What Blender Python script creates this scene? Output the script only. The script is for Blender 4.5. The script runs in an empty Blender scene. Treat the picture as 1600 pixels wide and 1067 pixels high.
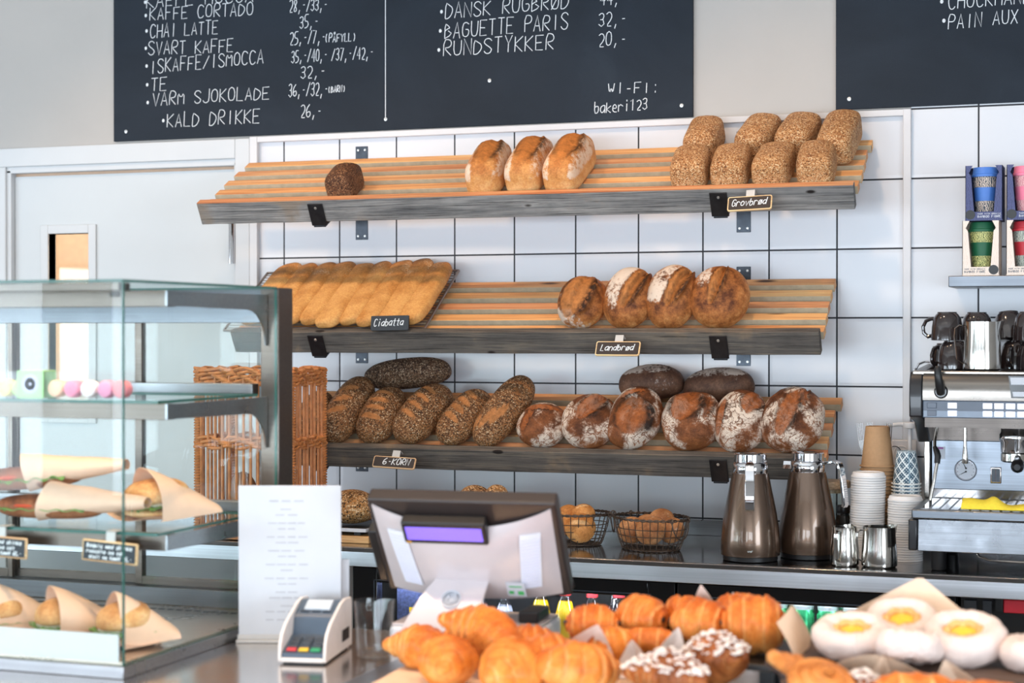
import bpy, bmesh, math, random
import numpy as np
from mathutils import Matrix, Vector, noise

S = bpy.context.scene
COL = S.collection
rnd = random.Random(7)
R = math.radians

# ------------------------------------------------------------------ camera
cam_d = bpy.data.cameras.new('camera')
cam = bpy.data.objects.new('camera', cam_d)
COL.objects.link(cam)
cam.location = (2.6126, -5.0757, 1.5119)
cam.rotation_euler = (R(90 - 0.35), 0, R(19.755))
cam_d.sensor_width = 36.0
cam_d.lens = 2700 / 1600 * 36.0
cam_d.clip_start = 0.05
cam_d.dof.use_dof = True
cam_d.dof.focus_distance = 4.85
cam_d.dof.aperture_fstop = 3.2
S.camera = cam

# ------------------------------------------------------------------ view
S.view_settings.view_transform = 'Standard'
S.view_settings.look = 'None'
S.view_settings.gamma = 1.0
S.view_settings.use_curve_mapping = False
S.view_settings.exposure = -0.15
try:
    S.cycles.use_denoising = True
    S.cycles.transparent_max_bounces = 32
    S.cycles.max_bounces = 12
    S.cycles.sample_clamp_indirect = 6.0
except Exception:
    pass

# ------------------------------------------------------------------ light
world = bpy.data.worlds.new('daylight')
S.world = world
world.use_nodes = True
world.node_tree.nodes['Background'].inputs['Color'].default_value = (0.72, 0.86, 1.0, 1)
world.node_tree.nodes['Background'].inputs['Strength'].default_value = 1.0


def area(name, loc, target, sx, sy, energy, color, spread=180):
    d = bpy.data.lights.new(name, 'AREA')
    d.shape = 'RECTANGLE'
    d.size, d.size_y, d.energy, d.color, d.spread = sx, sy, energy, color, R(spread)
    o = bpy.data.objects.new(name, d)
    COL.objects.link(o)
    o.location = loc
    o.rotation_euler = (Vector(target) - Vector(loc)).to_track_quat('-Z', 'Y').to_euler()
    return o


def spot(name, loc, target, energy, angle, color, size=0.05, blend=0.7):
    d = bpy.data.lights.new(name, 'SPOT')
    d.energy, d.color, d.spot_size, d.spot_blend, d.shadow_soft_size = energy, color, R(angle), blend, size
    o = bpy.data.objects.new(name, d)
    COL.objects.link(o)
    o.location = loc
    o.rotation_euler = (Vector(target) - Vector(loc)).to_track_quat('-Z', 'Y').to_euler()
    return o


COOL = (0.78, 0.89, 1.0)
WARM = (1.0, 0.66, 0.38)
for i, wx in enumerate((-4.6, -1.9, 0.8, 3.5)):       # daylight through the four shop windows
    area('window_daylight', (wx, -8.45, 1.22), (wx, 0, 1.20), 2.3, 1.35, 138, COOL)
for i, wy in enumerate((-7.0, -4.6)):                  # and through two windows in the left wall
    area('window_daylight', (-6.15, wy, 1.30), (0, wy + 1.2, 1.25), 2.2, 1.5, 100, COOL)
area('window_daylight', (5.15, -4.5, 1.30), (0, -3.4, 1.2), 2.2, 1.2, 110, COOL)   # added window light from the right, lifts the wall under the lowest shelf
for i, wx in enumerate((-0.3, 0.75, 1.8)):             # ceiling spots over the bread shelves
    spot('shelf_spot', (wx - 0.25, -1.25, 3.15), (wx, -0.35, 1.3), 46, 80, WARM, 0.06)
for i, wx in enumerate((0.6, 1.6, 2.5)):               # ceiling spots over the front counter
    spot('counter_spot', (wx, -2.5, 3.15), (wx, -2.15, 0.9), 85, 75, WARM, 0.06)
area('case_lamp', (0.25, -2.150, 1.552), (0.25, -2.150, 0.9), 1.2, 0.02, 2.6, (1.0, 0.72, 0.5))      # warm strip under the top of the display case
area('ceiling_panel', (1.0, -3.6, 3.18), (1.0, -3.6, 0), 3.2, 1.2, 8, (1.0, 0.93, 0.86))

# ------------------------------------------------------------------ colours and materials
def lin(c):
    c = c / 255.0
    return c / 12.92 if c <= 0.04045 else ((c + 0.055) / 1.055) ** 2.4


def rgb(r, g, b):
    return (lin(r), lin(g), lin(b), 1.0)


class NT:
    """tiny node-tree writer"""
    def __init__(self, name):
        self.m = bpy.data.materials.new(name)
        self.m.use_nodes = True
        self.t = self.m.node_tree
        self.b = self.t.nodes['Principled BSDF']
        self.out = self.t.nodes['Material Output']

    def n(self, typ, ins=None, **props):
        nd = self.t.nodes.new('ShaderNode' + typ)
        for k, v in props.items():
            setattr(nd, k, v)
        for k, v in (ins or {}).items():
            self.set(nd.inputs[k], v)
        return nd

    def set(self, sock, v):
        if isinstance(v, bpy.types.NodeSocket):
            self.t.links.new(v, sock)
        elif isinstance(v, bpy.types.Node):
            self.t.links.new(v.outputs[0], sock)
        else:
            sock.default_value = v

    def p(self, **kw):
        for k, v in kw.items():
            self.set(self.b.inputs[k.replace('_', ' ')], v)

    def co(self, scale=(1, 1, 1), rand=False, out='Object'):
        tc = self.n('TexCoord')
        src = tc.outputs[out]
        mp = self.n('Mapping', {'Vector': src, 'Scale': scale})
        if rand:
            oi = self.n('ObjectInfo')
            cb = self.n('CombineXYZ')
            ml = self.n('Math', {0: oi.outputs['Random'], 1: 37.0}, operation='MULTIPLY')
            self.set(cb.inputs[0], ml); self.set(cb.inputs[1], ml); self.set(cb.inputs[2], ml)
            self.set(mp.inputs['Location'], cb)
        return mp.outputs[0]

    def noise(self, vec, scale, detail=4, rough=0.55, dist=0.0):
        return self.n('TexNoise', {'Vector': vec, 'Scale': scale, 'Detail': detail, 'Roughness': rough, 'Distortion': dist}).outputs['Fac']

    def ramp(self, fac, stops, interp='LINEAR'):
        r = self.n('ValToRGB', {'Fac': fac})
        r.color_ramp.interpolation = interp
        el = r.color_ramp.elements
        while len(el) < len(stops):
            el.new(0.5)
        for e, (pos, c) in zip(el, stops):
            e.position = pos
            e.color = c if len(c) == 4 else (*c, 1)
        return r.outputs['Color']

    def mix(self, fac, a, b, blend='MIX'):
        m = self.n('Mix', data_type='RGBA', blend_type=blend)
        self.set(m.inputs[0], fac); self.set(m.inputs[6], a); self.set(m.inputs[7], b)
        return m.outputs[2]

    def math(self, op, a, b=0.0, c=None, clamp=False):
        m = self.n('Math', operation=op, use_clamp=clamp)
        self.set(m.inputs[0], a); self.set(m.inputs[1], b)
        if c is not None:
            self.set(m.inputs[2], c)
        return m.outputs[0]

    def step(self, v, lo, hi):
        m = self.n('MapRange', {'Value': v, 'From Min': lo, 'From Max': hi}, interpolation_type='SMOOTHSTEP')
        return m.outputs[0]

    def bump(self, h, strength, dist=0.002):
        self.p(Normal=self.n('Bump', {'Height': h, 'Strength': strength, 'Distance': dist}).outputs[0])

    def attr(self, name):
        return self.n('Attribute', attribute_name=name, attribute_type='GEOMETRY').outputs['Fac']


def plain(name, c, rough=0.5, metal=0.0, coat=0.0, spec=0.5, var=0.06, scale=30, bump=0.0, emit=None, es=0.0):
    t = NT(name)
    base = rgb(*c)
    lo = tuple(max(0, x * (1 - var)) for x in base[:3])
    hi = tuple(min(1, x * (1 + var)) for x in base[:3])
    f = t.noise(t.co(), scale, 3)
    t.p(Base_Color=t.ramp(f, [(0.3, lo), (0.7, hi)]), Roughness=rough, Metallic=metal, Coat_Weight=coat, Specular_IOR_Level=spec)
    if bump:
        t.bump(f, bump)
    if emit:
        t.p(Emission_Color=rgb(*emit), Emission_Strength=es)
    return t.m


def steel(name, c=(190, 192, 196), rough=0.25, axis=0, streak=0.12, smudge=0.12):
    t = NT(name)
    sc = [2, 2, 2]
    for k in range(3):
        if k != axis:
            sc[k] = 260
    f = t.noise(t.co(tuple(sc)), 1.0, 3)
    g = t.noise(t.co(), 9.0, 5, 0.6)
    base = rgb(*c)
    t.p(Base_Color=t.ramp(f, [(0.3, tuple(x * (1 - streak) for x in base[:3])), (0.7, tuple(min(1, x * (1 + streak)) for x in base[:3]))]), Metallic=1.0,
        Roughness=t.math('ADD', t.math('MULTIPLY', g, smudge * 2), rough - smudge))
    t.bump(f, 0.05, 0.0005)
    return t.m


def glass(name, tint=(0.95, 0.985, 0.975), rough=0.0, refl=1.0):
    t = NT(name)
    tr = t.n('BsdfTransparent', {'Color': (*tint, 1)})
    gl = t.n('BsdfGlossy', {'Color': (1, 1, 1, 1), 'Roughness': rough})
    ge = t.n('NewGeometry')
    dt = t.n('VectorMath', {0: ge.outputs['Incoming'], 1: ge.outputs['Normal']}, operation='DOT_PRODUCT').outputs['Value']
    gz = t.math('POWER', t.math('SUBTRACT', 1.0, t.math('ABSOLUTE', dt), clamp=True), 5.0)
    fr = t.math('ADD', t.math('MULTIPLY', gz, 0.96), 0.04)
    mx = t.n('MixShader', {0: t.math('MULTIPLY', fr, refl, clamp=True), 1: tr, 2: gl})
    t.set(t.out.inputs['Surface'], mx)
    return t.m


def wood(name, c_lo, c_mid, c_hi, axis=0, scale=1.0, knots=True, rough=0.6, grey=0.0, bump=0.25):
    """planks with the grain along one axis; every plank differs"""
    t = NT(name)
    sc = [28 * scale] * 3
    sc[axis] = 1.3 * scale
    v = t.co(tuple(sc), rand=True)
    f = t.noise(v, 1.0, 6, 0.6, 1.2)
    fine = t.noise(t.co(tuple(6 if k == axis else 320 for k in range(3)), rand=True), 1.0, 2)
    c = t.ramp(f, [(0.28, rgb(*c_lo)), (0.5, rgb(*c_mid)), (0.72, rgb(*c_hi))])
    c = t.mix(0.35, c, t.ramp(fine, [(0.35, (0.25, 0.25, 0.25)), (0.65, (0.9, 0.9, 0.9))]), 'OVERLAY')
    if knots:
        kv = t.co(tuple(3.2 if k == axis else 13 for k in range(3)), rand=True)
        vo = t.n('TexVoronoi', {'Vector': kv, 'Scale': 1.0, 'Randomness': 1.0})
        k = t.step(vo.outputs['Distance'], 0.16, 0.07)
        c = t.mix(k, c, rgb(*[x * 0.38 for x in c_lo]))
    oi = t.n('ObjectInfo')
    hs = t.n('HueSaturation', {'Hue': t.math('ADD', t.math('MULTIPLY', oi.outputs['Random'], 0.018), 0.491),
                               'Value': t.math('ADD', t.math('MULTIPLY', oi.outputs['Random'], 0.3), 0.85), 'Color': c})
    t.p(Base_Color=hs.outputs[0], Roughness=rough)
    t.bump(t.math('ADD', f, t.math('MULTIPLY', fine, 0.5)), bump, 0.002)
    return t.m


M = {}
M['wall'] = plain('wall_paint_grey', (178, 174, 170), 0.8, var=0.02, scale=4)
M['white'] = plain('white_paint', (204, 206, 208), 0.45, var=0.015, scale=6)
M['trimwhite'] = plain('white_plastic_trim', (212, 211, 213), 0.35, var=0.01)
M['door'] = plain('door_paint', (198, 202, 204), 0.4, var=0.012, scale=3)
M['seal'] = plain('tan_door_seal', (196, 166, 142), 0.7)
M['ceil'] = plain('ceiling_white', (235, 232, 228), 0.9, var=0.02)
M['steel'] = steel('brushed_steel', (150, 152, 156), 0.3)
M['slat_edge'] = plain('cool_light_slat_edge', (184, 168, 142), 0.8, var=0.12, scale=40)
M['steel_v'] = steel('brushed_steel_upright', axis=2)
M['steel_case'] = steel('steel_display_case', (104, 96, 90), 0.32)
M['mirror'] = steel('worktop_steel', (158, 156, 156), 0.13, streak=0.06, smudge=0.07)
M['chrome'] = plain('chrome', (215, 215, 218), 0.06, 1.0, var=0.01)
M['polished'] = plain('polished_steel', (200, 196, 190), 0.13, 1.0, var=0.03, scale=60)
M['black_steel'] = plain('raw_black_steel', (52, 50, 52), 0.42, 0.75, var=0.25, scale=40)
M['plate_steel'] = plain('raw_grey_steel', (70, 75, 82), 0.35, 0.9, var=0.2, scale=35)
M['screw'] = plain('zinc_screw', (200, 200, 198), 0.35, 0.9)
M['black'] = plain('black_plastic', (22, 22, 24), 0.4)
M['black_gloss'] = plain('black_gloss', (14, 14, 16), 0.16)
M['charcoal'] = plain('charcoal_plastic', (58, 66, 76), 0.4)
M['dark_brown'] = plain('dark_brown_plastic', (50, 42, 40), 0.35)
M['steel_dim'] = steel('dull_shelf_steel', (112, 116, 122), 0.36)
M['glass'] = glass('clear_glass')
M['case_glass'] = glass('display_glass', (0.96, 0.985, 0.98), 0.0, 0.22)
M['tumbler_glass'] = glass('tumbler_glass', (0.985, 0.99, 0.99), 0.0, 0.6)
M['rack_wire'] = plain('rack_wire', (150, 140, 134), 0.35, 0.8)
M['glass_edge'] = plain('green_glass_edge', (38, 92, 84), 0.2)
M['chalk'] = plain('white_chalk', (222, 226, 230), 0.95, var=0.12, scale=160)
M['paper'] = plain('white_paper', (198, 202, 210), 0.8, var=0.01)
M['kraft'] = plain('kraft_paper', (214, 178, 146), 0.75, var=0.05, scale=60)
M['ink'] = plain('grey_ink', (120, 122, 128), 0.8)
M['faint_ink'] = plain('faint_grey_ink', (176, 178, 186), 0.8)

# chalkboard: dusty blue-black with wiped patches
t = NT('chalkboard_slate')
d1 = t.noise(t.co((1, 1, 1.6)), 2.2, 6, 0.6, 0.8)
d2 = t.noise(t.co(), 420, 2)
t.p(Base_Color=t.mix(t.math('MULTIPLY', d2, 0.12), t.ramp(d1, [(0.35, rgb(33, 39, 47)), (0.6, rgb(38, 45, 54)), (0.8, rgb(47, 55, 64))]), rgb(90, 96, 104)), Roughness=0.8, Specular_IOR_Level=0.15)
M['board'] = t.m

# square white wall panel with dark grooves every 20 cm
t = NT('white_groove_panel')
sx = t.n('SeparateXYZ', {'Vector': t.co()})
def groove(s, off):
    a = t.math('PINGPONG', t.math('ADD', s, 20.0 - off), 0.1)
    return a
gx = groove(sx.outputs[0], 0.0)
gz = groove(sx.outputs[2], 1.75)
g = t.math('MINIMUM', gx, gz)
line = t.step(g, 0.0031, 0.0018)
soft = t.step(g, 0.012, 0.003)
wav = t.noise(t.co(), 2.5, 2)
t.p(Base_Color=t.mix(line, t.ramp(wav, [(0.3, rgb(210, 214, 221)), (0.7, rgb(216, 218, 223))]), rgb(24, 27, 36)), Roughness=t.math('ADD', 0.28, t.math('MULTIPLY', line, 0.4)))
t.bump(t.math('ADD', t.math('MULTIPLY', soft, -1.0), t.math('MULTIPLY', wav, 0.6)), 0.12, 0.004)
M['panel'] = t.m

# floor
t = NT('floor_tiles_grey')
br = t.n('TexBrick', {'Vector': t.co(), 'Color1': rgb(170, 164, 156), 'Color2': rgb(160, 154, 146), 'Mortar': rgb(80, 76, 72), 'Scale': 1.0, 'Mortar Size': 0.006, 'Brick Width': 0.6, 'Row Height': 0.6}, offset=0.0)
t.p(Base_Color=br.outputs[0], Roughness=0.4)
M['floor'] = t.m

M['slat'] = wood('shelf_slat_pine', (180, 112, 68), (214, 152, 100), (226, 178, 128), 0)
M['batten'] = wood('batten_pine', (170, 120, 84), (206, 160, 122), (220, 180, 142), 1)
def weathered(name, c_lo, c_mid, c_hi, stain):
    t = NT(name)
    v1 = t.co((2.4, 60, 60), rand=True)
    f = t.noise(v1, 1.0, 8, 0.7, 0.9)
    fine = t.noise(t.co((5, 340, 340), rand=True), 1.0, 4, 0.7)
    patch = t.noise(t.co((1, 1, 1), rand=True), 7.0, 4)
    c = t.ramp(t.math('ADD', t.math('MULTIPLY', f, 0.7), t.math('MULTIPLY', patch, 0.3)), [(0.34, rgb(*c_lo)), (0.5, rgb(*c_mid)), (0.66, rgb(*c_hi))])
    c = t.mix(t.step(patch, 0.58, 0.72), c, rgb(*stain))
    c = t.mix(t.math('MULTIPLY', t.step(fine, 0.50, 0.66), 0.75), c, rgb(*[q * 0.38 for q in c_lo]))
    vo = t.n('TexVoronoi', {'Vector': t.co((3.6, 9, 9), rand=True), 'Scale': 1.0})
    c = t.mix(t.step(vo.outputs['Distance'], 0.075, 0.045), c, rgb(36, 30, 28))
    t.p(Base_Color=c, Roughness=0.85, Specular_IOR_Level=0.2)
    t.bump(t.math('ADD', f, fine), 0.6, 0.002)
    return t.m


M['grey_plank'] = weathered('weathered_grey_plank', (84, 84, 86), (128, 126, 124), (164, 160, 156), (140, 128, 116))
M['brown_plank'] = weathered('weathered_brown_plank', (66, 62, 60), (100, 93, 87), (130, 117, 103), (134, 115, 96))
M['sign_frame'] = wood('sign_frame_wood', (190, 150, 108), (216, 178, 134), (228, 196, 154), 0, 6, False)
M['dark_board'] = wood('dark_serving_board', (44, 34, 30), (78, 60, 50), (110, 84, 66), 0, 1.5, True)
M['cork'] = wood('pale_wood_lid', (150, 122, 98), (184, 154, 126), (200, 172, 144), 0, 5, False)
M['walnut'] = wood('wood_board_edge', (150, 110, 72), (190, 146, 98), (206, 166, 120), 0, 4, False)

# ------------------------------------------------------------------ geometry helpers
class B:
    def __init__(self):
        self.v, self.f, self.k, self.uv = [], [], [], {}

    def add(self, vs, fs, k=0, mt=None):
        o = len(self.v)
        for p in vs:
            p = Vector(p)
            self.v.append(tuple(mt @ p) if mt is not None else tuple(p))
        for q in fs:
            self.f.append(tuple(o + i for i in q))
            self.k.append(k)
        return self

    def box(self, x0, x1, y0, y1, z0, z1, k=0, mt=None):
        vs = [(x, y, z) for z in (z0, z1) for y in (y0, y1) for x in (x0, x1)]
        return self.add(vs, [(0, 2, 3, 1), (4, 5, 7, 6), (0, 1, 5, 4), (2, 6, 7, 3), (0, 4, 6, 2), (1, 3, 7, 5)], k, mt)

    def lathe(self, prof, seg=40, k=0, mt=None, sx=1.0, sy=1.0, uv=False, cap=True):
        n = len(prof)
        vs = []
        for r, z in prof:
            for i in range(seg):
                a = 2 * math.pi * i / seg
                vs.append((r * math.cos(a) * sx, r * math.sin(a) * sy, z))
        fs = []
        f0 = len(self.f)
        for j in range(n - 1):
            for i in range(seg):
                i2 = (i + 1) % seg
                fs.append((j * seg + i, j * seg + i2, (j + 1) * seg + i2, (j + 1) * seg + i))
                if uv:
                    self.uv[f0 + len(fs) - 1] = [(i / seg, j / (n - 1)), ((i + 1) / seg, j / (n - 1)), ((i + 1) / seg, (j + 1) / (n - 1)), (i / seg, (j + 1) / (n - 1))]
        if cap and prof[0][0] > 1e-6:
            fs.append(tuple(reversed(range(seg))))
        if cap and prof[-1][0] > 1e-6:
            fs.append(tuple((n - 1) * seg + i for i in range(seg)))
        return self.add(vs, fs, k, mt)

    def shell(self, prof, th, seg=40, k=0, mt=None, sx=1.0, sy=1.0):
        """open vessel: outer profile from the base up, wall thickness th"""
        inner = [(max(r - th, 0.0005), z) for r, z in reversed(prof)]
        inner[-1] = (inner[-1][0], prof[0][1] + th)
        return self.lathe([(0.0004, prof[0][1])] + prof + inner + [(0.0004, prof[0][1] + th)], seg, k, mt, sx, sy)

    def tube(self, pts, r, seg=8, k=0, closed=False, mt=None, flat=None):
        pts = [Vector(p) for p in pts]
        n = len(pts)
        rr = r if isinstance(r, (list, tuple)) else [r] * n
        vs, fs = [], []
        up = None
        for i in range(n):
            a = pts[(i - 1) % n] if (closed or i > 0) else pts[i]
            b = pts[(i + 1) % n] if (closed or i < n - 1) else pts[i]
            tdir = (b - a)
            tdir = tdir.normalized() if tdir.length > 1e-9 else Vector((0, 0, 1))
            if up is None:
                up = tdir.orthogonal().normalized() if flat is None else Vector(flat)
            s = tdir.cross(up)
            s = s.normalized() if s.length > 1e-6 else tdir.orthogonal().normalized()
            u2 = s.cross(tdir).normalized()
            if flat is None:
                up = u2
            for j in range(seg):
                an = 2 * math.pi * j / seg
                vs.append(pts[i] + s * (rr[i] * math.cos(an)) + u2 * (rr[i] * math.sin(an)) * (0.35 if flat is not None else 1))
        m = n if closed else n - 1
        for i in range(m):
            i2 = (i + 1) % n
            for j in range(seg):
                j2 = (j + 1) % seg
                fs.append((i * seg + j, i * seg + j2, i2 * seg + j2, i2 * seg + j))
        if not closed:
            fs.append(tuple(reversed(range(seg))))
            fs.append(tuple((n - 1) * seg + j for j in range(seg)))
        return self.add(vs, fs, k, mt)

    def prism(self, poly, y0, y1, k=0, mt=None):
        """polygon in x,z (counter-clockwise seen from -y) pulled from y0 to y1"""
        n = len(poly)
        vs = [(x, y0, z) for x, z in poly] + [(x, y1, z) for x, z in poly]
        fs = [tuple(range(n)), tuple(reversed(range(n, 2 * n)))]
        for i in range(n):
            j = (i + 1) % n
            fs.append((j, i, n + i, n + j))
        return self.add(vs, fs, k, mt)

    def ball(self, c, rx, ry=None, rz=None, seg=16, rings=10, k=0, mt=None):
        ry = rx if ry is None else ry
        rz = rx if rz is None else rz
        pr = [(max(1e-7, math.sin(math.pi * i / rings)), -math.cos(math.pi * i / rings)) for i in range(rings + 1)]
        m0 = Matrix.Translation(c) @ Matrix.Diagonal((rx, ry, rz, 1))
        return self.lathe([(max(r, 1e-4), z) for r, z in pr], seg, k, (mt @ m0) if mt is not None else m0)

    def sheet(self, fn, nu, nv, th=0.0006, k=0, mt=None):
        P = [[Vector(fn(i / nu, j / nv)) for j in range(nv + 1)] for i in range(nu + 1)]
        w = nv + 1
        top, bot = [], []
        for i in range(nu + 1):
            for j in range(nv + 1):
                a = P[min(i + 1, nu)][j] - P[max(i - 1, 0)][j]
                b = P[i][min(j + 1, nv)] - P[i][max(j - 1, 0)]
                nn = a.cross(b)
                nn = nn.normalized() if nn.length > 1e-12 else Vector((0, 0, 1))
                top.append(P[i][j] + nn * th * 0.5)
                bot.append(P[i][j] - nn * th * 0.5)
        o = len(top)
        fs = []
        for i in range(nu):
            for j in range(nv):
                q = (i * w + j, (i + 1) * w + j, (i + 1) * w + j + 1, i * w + j + 1)
                fs.append(q)
                fs.append(tuple(o + x for x in reversed(q)))
        ring = [i * w for i in range(nu + 1)] + [nu * w + j for j in range(1, nv + 1)] + [i * w + nv for i in range(nu - 1, -1, -1)] + [j for j in range(nv - 1, 0, -1)]
        for a, b in zip(ring, ring[1:] + ring[:1]):
            fs.append((b, a, o + a, o + b))
        return self.add(top + bot, fs, k, mt)

    def mesh(self, name, mats, ang=35):
        me = bpy.data.meshes.new(name)
        me.from_pydata(self.v, [], self.f)
        for m in mats:
            me.materials.append(m)
        for p, k in zip(me.polygons, self.k):
            p.material_index = k
        if self.uv:
            ul = me.uv_layers.new(name='UVMap')
            for p in me.polygons:
                c = self.uv.get(p.index)
                if c:
                    for li, q in zip(p.loop_indices, c):
                        ul.data[li].uv = q
        me.validate()
        bm = bmesh.new()
        bm.from_mesh(me)
        bmesh.ops.recalc_face_normals(bm, faces=bm.faces)
        bm.to_mesh(me)
        bm.free()
        me.polygons.foreach_set('use_smooth', [True] * len(me.polygons))
        me.set_sharp_from_angle(angle=R(ang))
        me.update()
        return me


def link(name, me, parent=None, loc=None, rot=None, bev=0.0):
    o = bpy.data.objects.new(name, me)
    COL.objects.link(o)
    if parent is not None:
        o.parent = parent
    if loc is not None:
        o.location = loc
    if rot is not None:
        o.rotation_euler = rot
    if bev:
        md = o.modifiers.new('bevel', 'BEVEL')
        md.width, md.segments, md.limit_method, md.angle_limit = bev, 2, 'ANGLE', R(40)
        md.harden_normals = False
    return o


def part(name, b, mats, parent, label=None, bev=0.0, loc=None, rot=None, ang=35):
    mats = [M[m] if isinstance(m, str) else m for m in (mats if isinstance(mats, (list, tuple)) else [mats])]
    o = link(name, b.mesh(name, mats, ang), parent, loc, rot, bev)
    if label:
        o['label'] = label
    return o


def tag(o, label, cat, group=None, kind=None):
    o['label'] = label
    o['category'] = cat
    if group:
        o['group'] = group
    if kind:
        o['kind'] = kind
    return o


def thing(name, label, cat, loc=(0, 0, 0), rotz=0.0, group=None, rot=None):
    o = bpy.data.objects.new(name, None)
    o.empty_display_size = 0.05
    if abs(loc[2] - 0.90) < 1e-6 and name != 'back_counter':
        loc = (loc[0], loc[1], loc[2] + 0.0006)          # a hair above the worktop
    COL.objects.link(o)
    o.location = loc
    o.rotation_euler = rot if rot is not None else (0, 0, rotz)
    return tag(o, label, cat, group)


def solo(name, b, mats, label, cat, loc=(0, 0, 0), rot=(0, 0, 0), group=None, bev=0.0, ang=35):
    o = part(name, b, mats, None, None, bev, loc, rot, ang)
    return tag(o, label, cat, group)


def struct(name, b, mats, parent=None, bev=0.0):
    o = part(name, b, mats, parent, None, bev)
    o['kind'] = 'structure'
    return o


def dup(root, loc=None, rot=None, label=None, group=None):
    r = root.copy()
    COL.objects.link(r)
    if loc is not None:
        r.location = loc
    if rot is not None:
        r.rotation_euler = rot
    if label:
        r['label'] = label
    if group:
        r['group'] = group
    for ch in list(root.children):
        c = ch.copy()
        COL.objects.link(c)
        c.parent = r
        for g in list(ch.children):
            d = g.copy()
            COL.objects.link(d)
            d.parent = c
    return r


# ------------------------------------------------------------------ hand lettering: strokes on a 4 x 6 grid
GL = {
 'A': '00 26 40|12 32', 'Å': '00 25 40|12 32|26 17 28 37 26', 'B': '00 06 25 34 24 03|23 42 31 00', 'C': '45 36 16 04 02 10 30 41', 'D': '00 06 25 44 42 20 00', 'E': '46 06 00 40|03 33',
 'F': '46 06 00|03 33', 'G': '45 26 05 01 20 41 43 23', 'H': '06 00|46 40|03 43', 'I': '26 20', 'J': '46 41 30 10 01', 'K': '06 00|46 03 40', 'L': '06 00 40', 'M': '00 06 23 46 40',
 'N': '00 06 40 46', 'O': '26 05 01 20 41 45 26', 'Ø': '26 05 01 20 41 45 26|00 46', 'P': '00 06 36 45 44 33 03', 'R': '00 06 36 45 44 33 03 40', 'S': '45 36 16 05 04 42 41 30 10 01', 'T': '06 46|26 20',
 'U': '06 01 20 41 46', 'V': '06 20 46', 'W': '06 10 24 30 46', 'X': '06 40|00 46', 'Y': '06 23 46|23 20', 'Z': '06 46 00 40', '0': '26 05 01 20 41 45 26', '1': '05 26 20', '2': '05 26 45 43 00 40',
 '3': '05 26 45 33 13|33 41 20 01', '4': '30 36 02 42', '5': '46 06 03 33 42 41 20 00', '6': '36 04 01 20 41 42 33 02', '7': '06 46 10', '8': '23 05 26 45 23 01 20 41 23', '9': '43 23 04 26 45 40',
 ',': '21 1-1', '-': '13 33', '.': '20 21', '/': '00 46', '(': '26 14 12 20', ')': '26 34 32 20', ':': '24 25|21 20',
 'a': '44 24 03 01 20 42|44 40', 'b': '06 00 30 42 34 03', 'c': '43 24 03 01 20 41', 'd': '46 40|43 24 03 01 20 42', 'e': '02 42 34 14 02 10 40', 'g': '44 24 02 20 42|44 4-1', 'i': '24 20|25 26', 'k': '06 00|44 02 40', 'l': '26 20',
 'n': '04 00|03 24 43 40', 'o': '24 03 01 20 41 43 24', 'ø': '24 03 01 20 41 43 24|00 44', 'r': '04 00|03 24 43', 't': '26 20 40|04 44', 'v': '04 20 44', 's': '44 14 03 41 30 00', 'm': '04 00|03 14 23 20|23 34 43 40', 'p': '04 0-2|03 24 43 41 20 01', 'u': '04 01 20 42|44 40', 'y': '04 20|44 0-2', 'f': '46 26 20|04 44', 'h': '06 00|03 24 43 40', 'x': '04 40|00 44', 'w': '04 10 23 30 44',
}


def parse(s):
    out = []
    for st in s.split('|'):
        pl = []
        for tk in st.split():
            i = 2 if tk[0] == '-' else 1
            pl.append((int(tk[:i]), int(tk[i:])))
        out.append(pl)
    return out


def lettering(b, text, x0, z0, x1, z1, cap, y, r, jit=0.12, seed=1, slant=0.05, mt=None, k=0):
    rr = random.Random(seed)
    n = len(text)
    adv = (x1 - x0) / max(n - 0.28, 0.5)
    for i, ch in enumerate(text):
        if ch == ' ' or ch not in GL:
            continue
        bx, bz = x0 + adv * i, z0 + (z1 - z0) * (i / max(n, 1)) + rr.uniform(-1, 1) * cap * jit * 0.35
        w, h = adv * 0.72, cap * (1 + rr.uniform(-jit, jit))
        for st in parse(GL[ch]):
            pts = []
            for px, pz in st:
                pts.append((bx + px / 4 * w + pz / 6 * h * slant + rr.uniform(-1, 1) * w * jit * 0.3, y, bz + pz / 6 * h + rr.uniform(-1, 1) * h * jit * 0.15))
            # soften corners of round letters a little
            if len(pts) > 4:
                q = [pts[0]]
                for a, c in zip(pts, pts[1:]):
                    q.append(tuple(a[e] * 0.72 + c[e] * 0.28 for e in range(3)))
                    q.append(tuple(a[e] * 0.28 + c[e] * 0.72 for e in range(3)))
                q.append(pts[-1])
                pts = q
            b.tube(pts, r, 5, k, flat=(0, 1, 0), mt=mt)
    return b


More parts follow.
